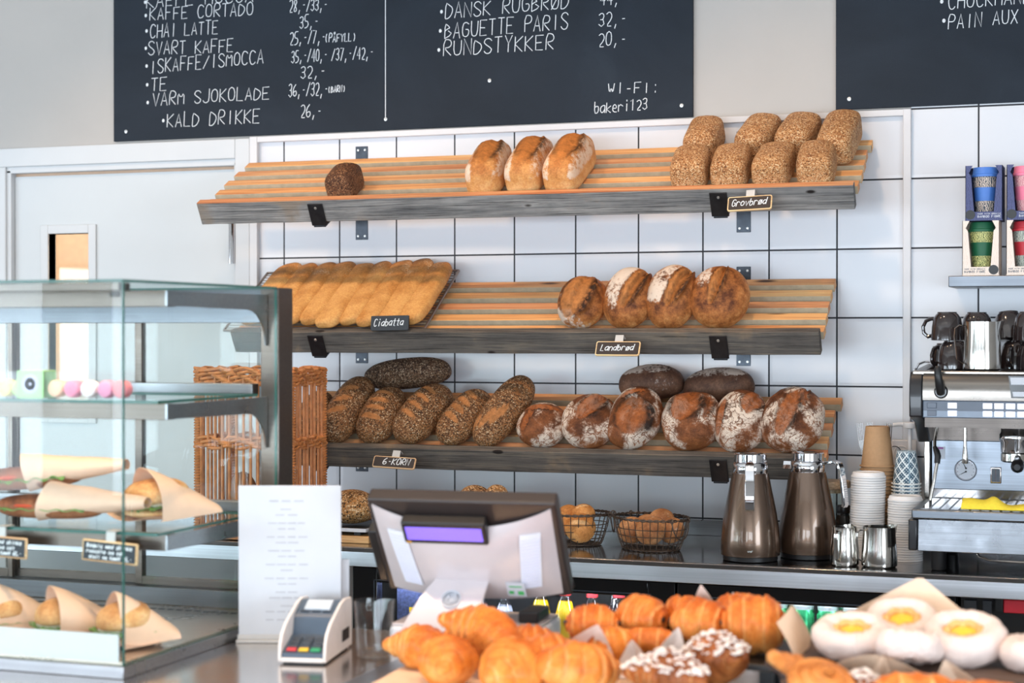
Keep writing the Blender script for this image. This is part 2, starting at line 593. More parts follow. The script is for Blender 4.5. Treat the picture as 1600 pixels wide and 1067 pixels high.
# ------------------------------------------------------------------ the room
struct('floor', B().box(-6, 5, -8.3, 0, -0.08, 0), 'floor')
struct('ceiling', B().box(-6, 5, -8.3, 0, 3.3, 3.4), 'ceil')
DX0, DX1, DZ = -1.075, -0.170, 2.072           # door opening
b = B().box(-6, DX0, 0, 0.12, 0, 3.3).box(DX1, 5, 0, 0.12, 0, 3.3).box(DX0, DX1, 0, 0.12, DZ, 3.3)
struct('wall_back', b, 'wall')
b = B().box(-6.1, -6, -8.3, 0, 0, .5).box(-6.1, -6, -8.3, 0, 2.1, 3.3).box(-6.1, -6, -8.3, -8.15, .5, 2.1).box(-6.1, -6, -5.9, -5.7, .5, 2.1).box(-6.1, -6, -3.45, 0, .5, 2.1)
struct('wall_left', b, 'wall')
for i, (a, c) in enumerate(((-8.15, -5.9), (-5.7, -3.45))):
    struct('window_%d' % (i + 5), B().box(-6.08, -6.02, a, a + .05, .5, 2.1).box(-6.08, -6.02, c - .05, c, .5, 2.1).box(-6.08, -6.02, a + .05, c - .05, .5, .55).box(-6.08, -6.02, a + .05, c - .05, 2.05, 2.1), 'charcoal')
struct('wall_right', B().box(5, 5.1, -8.3, 0, 0, .6).box(5, 5.1, -8.3, 0, 2.0, 3.3).box(5, 5.1, -8.3, -5.7, .6, 2.0).box(5, 5.1, -3.3, 0, .6, 2.0), 'wall')
struct('window_7', B().box(5.02, 5.08, -5.7, -5.65, .6, 2.0).box(5.02, 5.08, -3.35, -3.3, .6, 2.0).box(5.02, 5.08, -5.65, -3.35, .6, .65).box(5.02, 5.08, -5.65, -3.35, 1.95, 2.0), 'charcoal')  # frame of the unseen right window, added for its light on the lower wall
b = B().box(-6, 5, -8.4, -8.3, 0, 0.5).box(-6, 5, -8.4, -8.3, 1.95, 3.3)
for a, c in ((-6, -5.75), (-3.4, -3.1), (-0.75, -0.4), (1.95, 2.3), (4.65, 5)):
    b.box(a, c, -8.4, -8.3, 0.5, 1.95)
struct('wall_front', b, 'wall')
for i, (a, c) in enumerate(((-5.75, -3.4), (-3.1, -0.75), (-0.4, 1.95), (2.3, 4.65))):
    b = B()
    for q in ((a, a + .05, .5, 1.95), (c - .05, c, .5, 1.95), (a + .05, c - .05, .5, .55), (a + .05, c - .05, 1.90, 1.95)):
        b.box(q[0], q[1], -8.38, -8.32, q[2], q[3])
    struct('window_%d' % (i + 1), b, 'charcoal')
# kitchen beyond the door
b = B().box(-2.2, 0.6, 1.6, 1.7, 0, 3.3).box(-2.3, -2.2, 0.12, 1.7, 0, 3.3).box(0.6, 0.7, 0.12, 1.7, 0, 3.3).box(-2.3, 0.7, 0.12, 1.7, 3.3, 3.4).box(-2.3, 0.7, 0.12, 1.7, -0.08, 0)
struct('wall_kitchen', b, plain('kitchen_cream_wall', (240, 222, 204), 0.7))
kl = bpy.data.lights.new('kitchen_lamp', 'POINT')
kl.energy, kl.color, kl.shadow_soft_size = 80, (1.0, 0.86, 0.72), 0.15
ko = bpy.data.objects.new('kitchen_lamp', kl)
COL.objects.link(ko)
ko.location = (-0.6, 0.9, 2.7)

# grooved wall panels, their white edge trims
struct('wall_panel_left', B().box(-0.100, 1.992, -0.006, 0, 0.85, 2.130), 'panel')
struct('wall_panel_right', B().box(2.012, 4.6, -0.006, 0, 0.85, 2.160), 'panel')
struct('trim_1', B().box(-0.108, 2.012, -0.022, 0, 2.130, 2.149), 'trimwhite', bev=0.002)
struct('trim_2', B().box(-0.118, -0.090, -0.024, 0, 0.85, 2.149), 'trimwhite', bev=0.002)
struct('trim_3', B().box(1.991, 2.013, -0.024, 0, 0.85, 2.149), 'trimwhite', bev=0.002)

# door with casing, seal, small window and hinge
b = B().box(DX1 - 0.003, -0.119, -0.022, 0.002, 0, 2.145).box(DX0 - 0.09, DX1 - 0.003, -0.022, 0.002, 2.080, 2.145).box(DX0 - 0.09, DX0 + 0.004, -0.022, 0.002, 0, 2.080)
b.box(DX1 - 0.012, DX1 + 0.012, -0.012, 0.02, 0, 2.07).box(DX0, DX1, -0.012, 0.03, 2.058, 2.085).box(DX0 - 0.01, DX0 + 0.02, -0.012, 0.03, 0, 2.07)
struct('trim_4', b, 'white', bev=0.003)
door = bpy.data.objects.new('door_1', None)
COL.objects.link(door)
door.location = (-0.62, 0.03, 0)
door['kind'] = 'structure'
def dpart(name, b, m, **kw):
    o = part(name, b, m, door, **kw)
    o['kind'] = 'structure'
    return o
X = 0.62
wl, wr, wb, wt = -0.915, -0.753, 1.225, 1.847
b = B().box(DX0 + 0.022 + X, wl + X, -0.02, 0.02, 0.005, 2.048).box(wr + X, DX1 - 0.014 + X, -0.02, 0.02, 0.005, 2.048)
b.box(wl + X, wr + X, -0.02, 0.02, 0.005, wb).box(wl + X, wr + X, -0.02, 0.02, wt, 2.048)
dpart('door_leaf', b, 'door')
dpart('door_seal', B().box(DX0 + 0.014 + X, DX1 - 0.014 + X, -0.012, 0.01, 2.046, 2.058).box(DX0 + 0.012 + X, DX0 + 0.021 + X, -0.012, 0.01, 0.005, 2.05), 'seal')
b = B()
for q in ((wl - .03, wl, wb - .03, wt + .03), (wr, wr + .03, wb - .03, wt + .03), (wl, wr, wt, wt + .03), (wl, wr, wb - .03, wb)):
    b.box(q[0] + X, q[1] + X, -0.028, 0.02, q[2], q[3])
dpart('window_bead', b, 'white', bev=0.002)
dpart('door_glass', B().box(wl + X, wr + X, 0.006, 0.010, wb, wt), 'glass')
b = B()
for zc in (1.80, 0.4):
    b.lathe([(0.0001, zc - .068), (0.011, zc - .066), (0.011, zc + .066), (0.0001, zc + .068)], 20, mt=Matrix.Translation((DX1 - 0.014 + X, -0.052, 0)))
    b.box(DX1 - 0.02 + X, DX1 - 0.006 + X, -0.05, -0.02, zc - .06, zc + .06)
dpart('hinge', b, 'chrome')

# ------------------------------------------------------------------ menu boards
def menu_board(name, label, x0, x1, z0, z1, lines, bullets, rule, screws):
    cx = (x0 + x1) / 2
    th = thing(name, label, 'menu board', (cx, -0.001, z0))
    part('board', B().box(x0 - cx, x1 - cx, -0.012, 0, 0, z1 - z0), 'board', th, bev=0.001)
    for i, ln in enumerate(lines):
        pos, n_ = 0, max(len(ln[0]) - 0.28, 0.5)
        for w in ln[0].split(' '):
            f0, f1 = pos / n_, (pos + len(w) - 0.28) / n_
            b = lettering(B(), w, ln[1] - cx + (ln[3] - ln[1]) * f0, ln[2] - z0 + (ln[4] - ln[2]) * f0, ln[1] - cx + (ln[3] - ln[1]) * f1, ln[2] - z0 + (ln[4] - ln[2]) * f1, ln[5], -0.0125, 0.0014, 0.08, seed=i * 7 + pos + 3)
            part('chalk_writing', b, 'chalk', th)
            pos += len(w) + 1
    for x, z in bullets:
        part('chalk_bullet', B().ball((x - cx, -0.0122, z - z0), 0.0048, 0.0012, 0.006, 10, 6), 'chalk', th)
    if rule:
        part('chalk_rule', B().tube([(rule[0] - cx, -0.0124, 3.0 - z0), (rule[0] - cx, -0.0124, rule[1] - z0)], 0.0014, 5, flat=(0, 1, 0)), 'chalk', th)
    for x, z in screws:
        part('screw', B().lathe([(0.0001, 0), (0.0065, 0.0), (0.0055, 0.0022), (0.0015, 0.0026), (0.0001, 0.0012)], 14, mt=Matrix.Translation((x - cx, -0.012, z - z0)) @ Matrix.Rotation(R(90), 4, 'X')), 'screw', th)
    return th


L1 = [("KAFFE MOCCA",-0.512,2.598,-0.111,2.594,0.047),("KAFFE CORTADO",-0.500,2.555,-0.111,2.549,0.043),("CHAI LATTE",-0.498,2.496,-0.242,2.497,0.043),("SVART KAFFE",-0.505,2.439,-0.185,2.432,0.043),("ISKAFFE/ISMOCCA",-0.498,2.377,-0.073,2.391,0.045),("TE",-0.495,2.318,-0.436,2.318,0.043),("VARM SJOKOLADE",-0.488,2.268,-0.052,2.272,0.043),("KALD DRIKKE",-0.434,2.193,-0.087,2.196,0.047),("28,-/33,-",0.023,2.550,0.159,2.548,0.040),("35,-",0.060,2.496,0.127,2.494,0.040),("25,-/7,-",0.025,2.444,0.152,2.443,0.042),("(PÅFYLL)",0.152,2.445,0.259,2.443,0.027),("35,-/40,-",0.030,2.385,0.159,2.385,0.042),("/37,-/42,-",0.175,2.384,0.322,2.383,0.041),("32,-",0.064,2.332,0.152,2.334,0.042),("36,-/32,-",0.020,2.275,0.161,2.273,0.042),("(BARN)",0.163,2.281,0.222,2.283,0.021),("26,-",0.064,2.205,0.138,2.204,0.042),("DANSK RUGBRØD",0.571,2.496,0.978,2.503,0.048),("BAGUETTE PARIS",0.569,2.433,0.976,2.441,0.048),("RUNDSTYKKER",0.565,2.378,0.930,2.380,0.048),("44,-",1.081,2.505,1.162,2.503,0.039),("32,-",1.076,2.441,1.162,2.437,0.043),("20,-",1.075,2.380,1.162,2.379,0.043),("WI-FI:",1.105,2.234,1.264,2.231,0.031),("bakeri123",1.062,2.176,1.228,2.182,0.033)]
L2 = [("CHOCKMANDEL",2.116,2.429,2.392,2.433,0.042),("PAIN AUX RAISIN",2.116,2.372,2.477,2.383,0.042)]
menu_board('chalkboard', 'wide black chalkboard with drinks prices, left of the bare wall gap', -0.641, 1.370, 2.154, 3.05, L1,
           [(-0.515,2.573),(-0.517,2.618),(-0.512,2.521),(-0.515,2.463),(-0.512,2.403),(-0.510,2.340),(-0.508,2.280),(-0.448,2.217),(0.558,2.519),(0.554,2.459),(0.549,2.399)], (0.365, 2.188), [(-0.592, 2.186), (0.366, 2.188), (1.336, 2.189), (0.72, 2.294)])
menu_board('chalkboard', 'black chalkboard at the right end above the cup shelf', 1.797, 3.6, 2.156, 3.05, L2, [(2.098,2.452),(2.104,2.397)], None, [(1.836, 2.186)])

# ------------------------------------------------------------------ bread shelves
TILT = R(29.5)
E_UP = Vector((0, math.cos(TILT), math.sin(TILT)))     # up the slats, towards the wall
N_UP = Vector((0, -math.sin(TILT), math.cos(TILT)))    # out of the slats


def slope_mt(x0=0.0, org=(0, 0, 0)):
    m = Matrix(((1, 0, 0), (0, E_UP.y, N_UP.y), (0, E_UP.z, N_UP.z))).to_4x4()
    m.translation = Vector(org)
    return m


SHELF = {}


def bread_shelf(label, zback, xs0, xs1, xf0, xf1, plank, plate, battens, zplate):
    """slatted shelf sloping to the room, weathered front board, two steel brackets; zback = height of the slats' rear edge"""
    org = Vector((0, -0.03, zback))
    th = thing('bread_shelf', label, 'shelf', (0, 0, zback))
    mt = slope_mt(org=(0, -0.03, 0))
    rr = random.Random(label)
    for i in range(5):
        s = -0.0 - i * 0.0690
        d0, d1 = rr.uniform(-.006, .006), rr.uniform(-.006, .006)
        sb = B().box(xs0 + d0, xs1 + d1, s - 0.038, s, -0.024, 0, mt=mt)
        sb.k[2] = 1                                            # cool front light put into the colour: edge painted greyer than the top
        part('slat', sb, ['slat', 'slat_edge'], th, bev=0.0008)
    L = -0.330
    bb = B()
    n = 40
    vs, fs = [], []
    for i in range(n + 1):                                      # front board with slightly uneven lower edge
        x = xf0 + (xf1 - xf0) * i / n
        w = 0.0015 * noise.noise((x * 9, zback, 3))
        for (e, nn) in ((L - 0.026, 0.022 + w * .5), (L, 0.022 + w * .5), (L, -0.050 + w), (L - 0.026, -0.050 + w)):
            vs.append((x, e, nn))
    for i in range(n):
        for j in range(4):
            fs.append((i * 4 + j, i * 4 + (j + 1) % 4, i * 4 + 4 + (j + 1) % 4, i * 4 + 4 + j))
    fs += [(0, 1, 2, 3), (n * 4 + 3, n * 4 + 2, n * 4 + 1, n * 4)]
    bb.add(vs, fs, 0, mt)
    part('front_board', bb, plank, th, bev=0.002)
    part('front_cap', B().box(xf0 + 0.001, xf1 - 0.001, L - 0.0255, L - 0.0005, 0.0218, 0.0236, mt=mt), 'slat', th) if plank == 'grey_plank' else None
    for x in battens:
        part('batten', B().box(x - 0.024, x + 0.024, L + 0.003, 0.0, -0.060, -0.0245, mt=mt), 'batten', th)
    for x in (0.279, 1.524):
        b = B().box(x - 0.0215, x + 0.0215, -0.008, -0.0015, zplate[1] - zback, zplate[0] - zback)
        b.box(x - 0.02, x + 0.02, L - 0.030, -0.012 + 0.03, -0.066, -0.0605, mt=mt)
        br = part('wall_bracket', b, plate, th, bev=0.001)
        part('bracket_clip', B().box(x - 0.025, x + 0.025, L - 0.0305, L - 0.0265, -0.0605, 0.012, mt=mt), 'black_steel', br, bev=0.001)
        b = B()
        for sz, sx_ in ((zplate[0] - .012, -.012), (zplate[0] - .012, .012), (zplate[1] + .012, -.012), (zplate[1] + .012, .012)):
            b.lathe([(0.0001, 0), (0.0045, 0), (0.0035, 0.002), (0.0001, 0.0022)], 12, mt=Matrix.Translation((x + sx_, -0.008, sz - zback)) @ Matrix.Rotation(R(90), 4, 'X'))
        b.lathe([(0.0001, 0), (0.0045, 0), (0.0035, 0.002), (0.0001, 0.0022)], 12, mt=mt @ Matrix.Translation((x, L - 0.0305, -0.002)) @ Matrix.Rotation(R(90), 4, 'X'))
        part('screw', b, 'screw', br)
    return org


SHELF[1] = bread_shelf('top slatted bread shelf with a pale grey weathered front board', 2.063, -0.121, 1.901, -0.127, 1.899, 'grey_plank', 'plate_steel', (0.23, 0.87, 1.595), (2.105, 1.805))
SHELF[2] = bread_shelf('middle slatted bread shelf with a dark brown front board, behind the display case', 1.664, -0.02, 1.806, -0.009, 1.806, 'brown_plank', 'plate_steel', (0.40, 1.10, 1.58), (1.703, 1.408))
SHELF[3] = bread_shelf('lowest slatted bread shelf with a brown front board, above the worktop', 1.318, 0.12, 1.815, 0.12, 1.800, 'brown_plank', 'plate_steel', (0.45, 1.0, 1.60), (1.360, 1.060))


def on_slope(k, x, s, nn=0.0):
    """point on shelf k: s metres down the slope from the rear edge, nn above the slats"""
    return SHELF[k] + Vector((x, 0, 0)) - E_UP * s + N_UP * nn


# little black name signs clipped to the boards
def name_sign(text, label, loc, w, h, rot, text_x, cap, frame='sign_frame', clip=True, board='black_sign'):
    th = thing('name_sign', label, 'sign', loc, rot=rot)
    r = 0.006
    def rr_(w2, h2, rad):
        p = []
        for cx, cz, a0 in ((w2 - rad, -h2 + rad, -90), (w2 - rad, h2 - rad, 0), (-w2 + rad, h2 - rad, 90), (-w2 + rad, -h2 + rad, 180)):
            for q in range(5):
                a = R(a0 + 22.5 * q)
                p.append((cx + rad * math.cos(a), cz + rad * math.sin(a)))
        return p
    if frame:
        part('frame', B().prism(rr_(w / 2, h / 2, r), -0.004, 0.002), frame, th, bev=0.0008)
        part('slate', B().prism(rr_(w / 2 - .0035, h / 2 - .0035, r * .6), -0.0052, -0.0035), board, th)
    else:
        part('slate', B().prism(rr_(w / 2, h / 2, r * .5), -0.0052, 0.0), board, th)
    b = lettering(B(), text, text_x[0], -cap * 0.45, text_x[1], -cap * 0.35, cap, -0.0056, 0.0013, 0.06, 5, 0.22)
    part('lettering', b, 'chalk', th)
    if clip:
        part('clip', B().box(-0.012, 0.012, -0.002, 0.0005, h / 2 - .004, h / 2 + 0.019).box(-0.012, 0.012, -0.002, 0.022, h / 2 + 0.0185, h / 2 + 0.0205), 'clear_clip', th)
    return th


M['black_sign'] = plain('black_sign_slate', (42, 34, 34), 0.6, var=0.1)
M['blue_sign'] = plain('blue_black_slate', (40, 46, 54), 0.6, var=0.1)
M['clear_clip'] = plain('frosted_clip', (190, 188, 186), 0.3)
ta = -TILT * 0.9
name_sign('Grovbrød', 'black slate sign with wood edge reading Grovbrød on the top shelf board', (1.621, -0.3785, 1.862), 0.124, 0.045, (ta, R(-2), 0), (-0.050, 0.045), 0.022)
name_sign('Landbrød', 'brown slate sign with wood edge reading Landbrød on the middle shelf board', (1.244, -0.3785, 1.461), 0.130, 0.045, (ta, 0, 0), (-0.050, 0.045), 0.019)
name_sign('6-KORN', 'small slate sign with wood edge reading 6-KORN on the lowest shelf board', (0.555, -0.3765, 1.121), 0.136, 0.037, (ta, R(2), 0), (-0.036, 0.048), 0.020)
name_sign('Ciabatta', 'borderless black sign reading Ciabatta leaning on the flat ciabattas', (0.531, -0.352, 1.535), 0.122, 0.044, (R(-8), R(-1), 0), (-0.052, 0.042), 0.021, None, False, 'blue_sign')

# ------------------------------------------------------------------ bread
def bread_mat(name, dark, mid, light, score=(196, 128, 66), flour=0.0, flour_c=(226, 210, 194), flour_scale=55, seed=0.0, seed_cols=None, seed_scale=230,
              crack=0.0, crust_scale=24, rough=0.6, bump=0.35):
    t = NT(name)
    v = t.co(rand=True)
    f = t.noise(v, crust_scale, 6, 0.62)
    fine = t.noise(v, 190, 3, 0.6)
    bake = t.attr('bake')
    c = t.ramp(t.math('ADD', t.math('MULTIPLY', f, 0.75), t.math('MULTIPLY', t.math('SUBTRACT', 1.0, bake), 0.28)), [(0.30, rgb(*dark)), (0.48, rgb(*mid)), (0.68, rgb(*light))])
    c = t.mix(0.32, c, t.ramp(fine, [(0.3, (0.12, 0.12, 0.12)), (0.7, (0.85, 0.85, 0.85))]), 'OVERLAY')
    sc = t.attr('score')
    scc = t.ramp(t.noise(v, 60, 5, 0.7), [(0.3, tuple(x * 0.55 for x in rgb(*score)[:3])), (0.55, rgb(*score)), (0.75, tuple(min(1, x * 1.35) for x in rgb(*score)[:3]))])
    h = t.math('ADD', t.math('MULTIPLY', f, 0.8), t.math('MULTIPLY', fine, 0.35))
    if seed:
        vo = t.n('TexVoronoi', {'Vector': v, 'Scale': seed_scale})
        cols = seed_cols or [(0.0, (60, 42, 30)), (0.35, (120, 84, 54)), (0.6, (176, 140, 104)), (0.85, (214, 190, 160))]
        sep = t.n('SeparateColor', {'Color': vo.outputs['Color']})
        scol = t.ramp(sep.outputs[0], [(p, rgb(*q)) for p, q in cols], 'CONSTANT')
        cover = t.math('MULTIPLY', t.step(t.math('ADD', t.noise(v, 45, 4), t.attr('flour')), 1.38 - seed, 1.52 - seed), t.step(vo.outputs['Distance'], 0.75, 0.35))
        c = t.mix(cover, c, scol)
        h = t.math('SUBTRACT', h, t.math('MULTIPLY', vo.outputs['Distance'], 0.9))
    c = t.mix(sc, c, scc)
    if flour:
        fl = t.math('ADD', t.noise(v, flour_scale, 7, 0.72), t.math('MULTIPLY', t.attr('flour'), flour))
        fm = t.step(fl, 0.92, 1.14)
        fm = t.math('MULTIPLY', fm, t.math('SUBTRACT', 1.0, t.math('MULTIPLY', sc, 0.85)), clamp=True)
        if crack:
            r1 = t.math('ABSOLUTE', t.math('SUBTRACT', t.noise(v, 17, 3, 0.55, 1.6), 0.5))
            r2 = t.math('ABSOLUTE', t.math('SUBTRACT', t.noise(v, 34, 3, 0.55, 2.2), 0.5))
            cr = t.math('MULTIPLY', t.step(r1, 0.006, 0.035), t.step(r2, 0.004, 0.022))
            fm = t.math('MULTIPLY', fm, t.math('MAXIMUM', cr, 1.0 - crack))
            h = t.math('ADD', h, t.math('MULTIPLY', cr, 0.5))
        c = t.mix(t.math('MULTIPLY', fm, 0.92), c, rgb(*flour_c))
    c = t.mix(t.math('MULTIPLY', t.attr('ear'), t.step(t.noise(v, 70, 3), 0.25, 0.55)), c, rgb(*[q * 0.42 for q in dark]))
    t.p(Base_Color=c, Roughness=rough, Specular_IOR_Level=0.25)
    t.bump(h, bump, 0.003)
    return t.m


M['tin_crust'] = bread_mat('golden_tin_loaf_crust', (176, 108, 54), (208, 144, 82), (226, 176, 118), (190, 118, 58), flour=0.75, flour_c=(224, 200, 176))
M['rye_crust'] = bread_mat('dark_rye_crust', (70, 42, 28), (106, 68, 44), (140, 96, 64), flour=0.0, seed=0.55, seed_cols=[(0, (56, 36, 26)), (0.4, (110, 72, 48)), (0.75, (160, 118, 84))], seed_scale=300, bump=0.8)
M['oat_crust'] = bread_mat('oat_topped_crust', (150, 96, 56), (186, 132, 84), (206, 156, 108), seed=1.0, seed_cols=[(0, (104, 68, 42)), (0.14, (156, 108, 68)), (0.38, (196, 148, 100)), (0.62, (214, 172, 126)), (0.84, (228, 196, 154))], seed_scale=280, bump=0.9)
M['ciabatta_crust'] = bread_mat('ciabatta_crust', (138, 92, 48), (192, 130, 68), (220, 164, 98), (214, 168, 112), flour=0.52, flour_c=(232, 208, 172), flour_scale=240, crust_scale=13, bump=0.25)
M['boule_crust'] = bread_mat('farmhouse_crust', (92, 50, 26), (166, 102, 54), (208, 148, 90), (176, 114, 62), flour=0.68, flour_c=(222, 206, 190), flour_scale=75, crust_scale=36, bump=0.5)
M['korn_crust'] = bread_mat('seeded_crust', (84, 54, 34), (134, 88, 52), (176, 122, 74), (180, 122, 74), seed=0.86, seed_cols=[(0, (50, 36, 27)), (0.26, (92, 66, 45)), (0.5, (140, 104, 72)), (0.74, (178, 144, 108)), (0.93, (208, 184, 152))], seed_scale=270, bump=0.9)
M['korn_dark'] = bread_mat('dark_seeded_crust', (52, 36, 28), (84, 60, 44), (116, 86, 62), (150, 104, 66), seed=1.0, seed_cols=[(0, (44, 32, 26)), (0.3, (84, 64, 50)), (0.55, (128, 104, 84)), (0.8, (176, 152, 128))], seed_scale=250, bump=0.9)
M['country_crust'] = bread_mat('floury_country_crust', (84, 48, 28), (132, 78, 44), (162, 102, 60), (152, 86, 44), flour=0.86, flour_c=(220, 204, 188), flour_scale=24, crack=0.9, bump=0.6)
M['country_dark'] = bread_mat('dark_country_crust', (62, 42, 34), (92, 64, 50), (124, 90, 70), (104, 66, 44), flour=0.6, flour_c=(196, 180, 168), flour_scale=90, bump=0.5)
M['roll_crust'] = bread_mat('round_roll_crust', (140, 90, 56), (184, 130, 86), (212, 168, 126), (216, 176, 136), flour=0.60, flour_c=(226, 206, 186), flour_scale=60, bump=0.35)
M['roll_gold'] = bread_mat('golden_roll_crust', (170, 108, 56), (208, 146, 84), (226, 178, 120), (228, 184, 132), flour=0.25, bump=0.3)


def spow(x, e):
    return math.copysign(abs(x) ** e, x)


def loaf_mesh(name, mat, a, b, c, seed=0, ec=1.0, el=1.0, flat=0.55, dome=0.0, amp=0.05, freq=14.0, scores=(), flour=None, nu=72, nv=56, bend=0.0, taper=0.0, bakef=None):
    """loaf with long axis y (front = -y), half sizes a, b, c; scores = open cuts on the crown (x0,y0,x1,y1 in half sizes, width, depth, lift)"""
    vs, sc, fl, bk, er = [], [], [], [], []
    off = Vector((seed * 3.17, seed * 1.31, seed * 7.7))
    for j in range(nv + 1):
        ph = -math.pi / 2 + math.pi * j / nv
        cy, sy = spow(math.cos(ph), el) if j not in (0, nv) else 0.0, spow(math.sin(ph), el)
        for i in range(nu):
            th = 2 * math.pi * i / nu
            x, z = spow(math.cos(th), ec) * cy, spow(math.sin(th), ec) * cy
            y = sy
            if z < 0:
                z *= flat
            if dome and z > 0:
                z += dome * max(0, 1 - x * x * 0.9) * max(0, 1 - y ** 4) * min(1, z * 1.6)
            xx = x * (1 - taper * y)
            P = Vector((xx * a, y * b, z * c))
            n1 = noise.fractal(P * freq + off, 1.0, 2.0, 3)
            n2 = noise.noise(P * freq * 0.35 + off * 2)
            k = 1 + amp * (n1 * 0.6 + n2 * 1.0)
            P = Vector((P.x * k, P.y * k, P.z * k if z > 0 else P.z))
            s_tot, lift, ear = 0.0, 0.0, 0.0
            if z > 0.02:
                for (x0, y0, x1, y1, w, dep, lf) in scores:
                    ax, ay, bx, by = x0 * a, y0 * b, x1 * a, y1 * b
                    dx, dy = bx - ax, by - ay
                    L2 = dx * dx + dy * dy + 1e-9
                    tt = ((P.x - ax) * dx + (P.y - ay) * dy) / L2
                    if -0.05 < tt < 1.05:
                        tt = min(1, max(0, tt))
                        d = ((P.x - ax) * dy - (P.y - ay) * dx) / math.sqrt(L2)
                        d += 0.12 * w * noise.noise(P * 60 + off)
                        ww = w * math.sqrt(max(0.0, 1 - (2 * tt - 1) ** 2)) + 1e-5
                        q = d / ww
                        env = 1 - (2 * tt - 1) ** 4
                        ear = max(ear, env * max(0, 1 - abs(q - 1.0) / .38), env * .7 * max(0, 1 - abs(q + .95) / .25)) if lf > .0055 else ear
                        if abs(q) < 1:
                            s_tot = max(s_tot, min(1, (1 - abs(q)) * 5))
                            lift += -dep * (1 - q * q) * (0.3 + 0.7 * (q > 0)) + dep * 0.9 * (1 - q * q) * (q < 0) * (1 - (2 * tt - 1) ** 2)
                        elif 1 <= q < 1.5:
                            lift += lf * (1.5 - q) * 2 * (1 - (2 * tt - 1) ** 2)
                        elif -1.4 < q <= -1:
                            lift += lf * 0.3 * (1.4 + q) * 2.5 * (1 - (2 * tt - 1) ** 2)
            if lift:
                P += P.normalized() * lift
            if bend:
                P.x += bend * (y * y)
            vs.append(P)
            sc.append(s_tot)
            er.append(min(1, ear * 1.2))
            f0 = 0.5 if flour is None else flour(x, y, z, noise.noise(P * 18 + off))
            fl.append(f0)
            bk.append(min(1, max(0, 0.35 + z * 0.75 + 0.2 * n2)) if bakef is None else bakef(x, y, z, n2))
    fs = []
    for j in range(nv):
        for i in range(nu):
            i2 = (i + 1) % nu
            fs.append((j * nu + i, j * nu + i2, (j + 1) * nu + i2, (j + 1) * nu + i))
    me = bpy.data.meshes.new(name)
    me.from_pydata([tuple(p) for p in vs], [], fs)
    me.materials.append(M[mat])
    for nm, arr in (('score', sc), ('flour', fl), ('bake', bk), ('ear', er)):
        at = me.attributes.new(nm, 'FLOAT', 'POINT')
        at.data.foreach_set('value', arr)
    me.polygons.foreach_set('use_smooth', [True] * len(fs))
    bm = bmesh.new()
    bm.from_mesh(me)
    bmesh.ops.remove_doubles(bm, verts=bm.verts, dist=1e-6)
    bm.to_mesh(me)
    bm.free()
    me.update()
    return me


def rest_on_shelf(me, k, x, s_front, rot, lift=0.0):
    """turn the loaf, then lay it on the slats with its lowest point s_front metres from the rear edge (front contact)"""
    m = Matrix.Rotation(rot[2], 3, 'Z') @ Matrix.Rotation(rot[0], 3, 'X') @ Matrix.Rotation(rot[1], 3, 'Y')
    base = Matrix(((1, 0, 0), (0, E_UP.y, N_UP.y), (0, E_UP.z, N_UP.z)))
    W = base @ m
    co = np.empty(len(me.vertices) * 3)
    me.vertices.foreach_get('co', co)
    co = co.reshape(-1, 3) @ np.array(W).T
    dn = (co @ np.array(N_UP)).min()
    fr = (co @ np.array(E_UP)).min()
    xm = (co[:, 0].min() + co[:, 0].max()) / 2
    p = SHELF[k] + N_UP * (-dn + lift + .0006) + E_UP * (-s_front + .002 - fr)
    p.x = x - xm
    mw = W.to_4x4()
    mw.translation = p
    return mw


def shelf_loaf(name, me, label, k, x, s_front, rot, group, lift=0.0, cat='bread'):
    o = link(name, me)
    o.matrix_world = rest_on_shelf(me, k, x, s_front, tuple(R(q) for q in rot), lift)
    o.rotation_mode = 'XYZ'
    return tag(o, label, cat, group)


# top shelf
me = loaf_mesh('rye_loaf', 'rye_crust', 0.047, 0.062, 0.046, 3, 0.36, 0.38, 0.55, 0.40, 0.03)
shelf_loaf('rye_loaf', me, 'small dark brown rye loaf alone at the left of the top shelf', 1, 0.345, 0.327, (0, 0, 4), 'loaves on the top shelf')
def sm(x, a, b):
    k = min(1, max(0, (x - a) / (b - a)))
    return k * k * (3 - 2 * k)


tin_fl = lambda x, y, z, n: 0.62 * sm(abs(x - .05), .30, .62) * sm(z, 0.05, 0.45) + 0.25 * n + .12
for i, (x, lab, rz, bb) in enumerate(((0.806, 'leftmost', 3, 0.108), (0.930, 'middle', 2, 0.122), (1.052, 'rightmost', -1, 0.122))):
    me = loaf_mesh('tin_loaf', 'tin_crust', 0.056, bb, 0.056, 11 + i, 0.46, 0.42, 0.6, 0.45, 0.04, 11,
                   scores=[(0.12, -0.80, -0.02, 0.97, 0.034, 0.006, 0.010)], flour=tin_fl)
    shelf_loaf('tin_loaf', me, lab + ' of the three floury golden tin loaves on the top shelf', 1, x, 0.330, (0, 0, rz), 'golden tin loaves on the top shelf')
names = ('leftmost', 'second from left', 'third from left', 'rightmost')
for i, x in enumerate((1.425, 1.543, 1.664, 1.784)):
    me = loaf_mesh('grain_loaf', 'oat_crust', 0.052, 0.084, 0.047, 21 + i, 0.36, 0.38, 0.6, 0.34, 0.03, 12, flour=lambda x, y, z, n: 0.30 + 0.2 * n + 0.3 * (z > 0.1) - 0.25 * (x > 0.8))
    shelf_loaf('grain_loaf', me, names[i] + ' of the four oat-topped tin loaves in the front row', 1, x, 0.330, (0, 0, (5, 3, -2, 4)[i]), 'oat topped loaves on the top shelf')
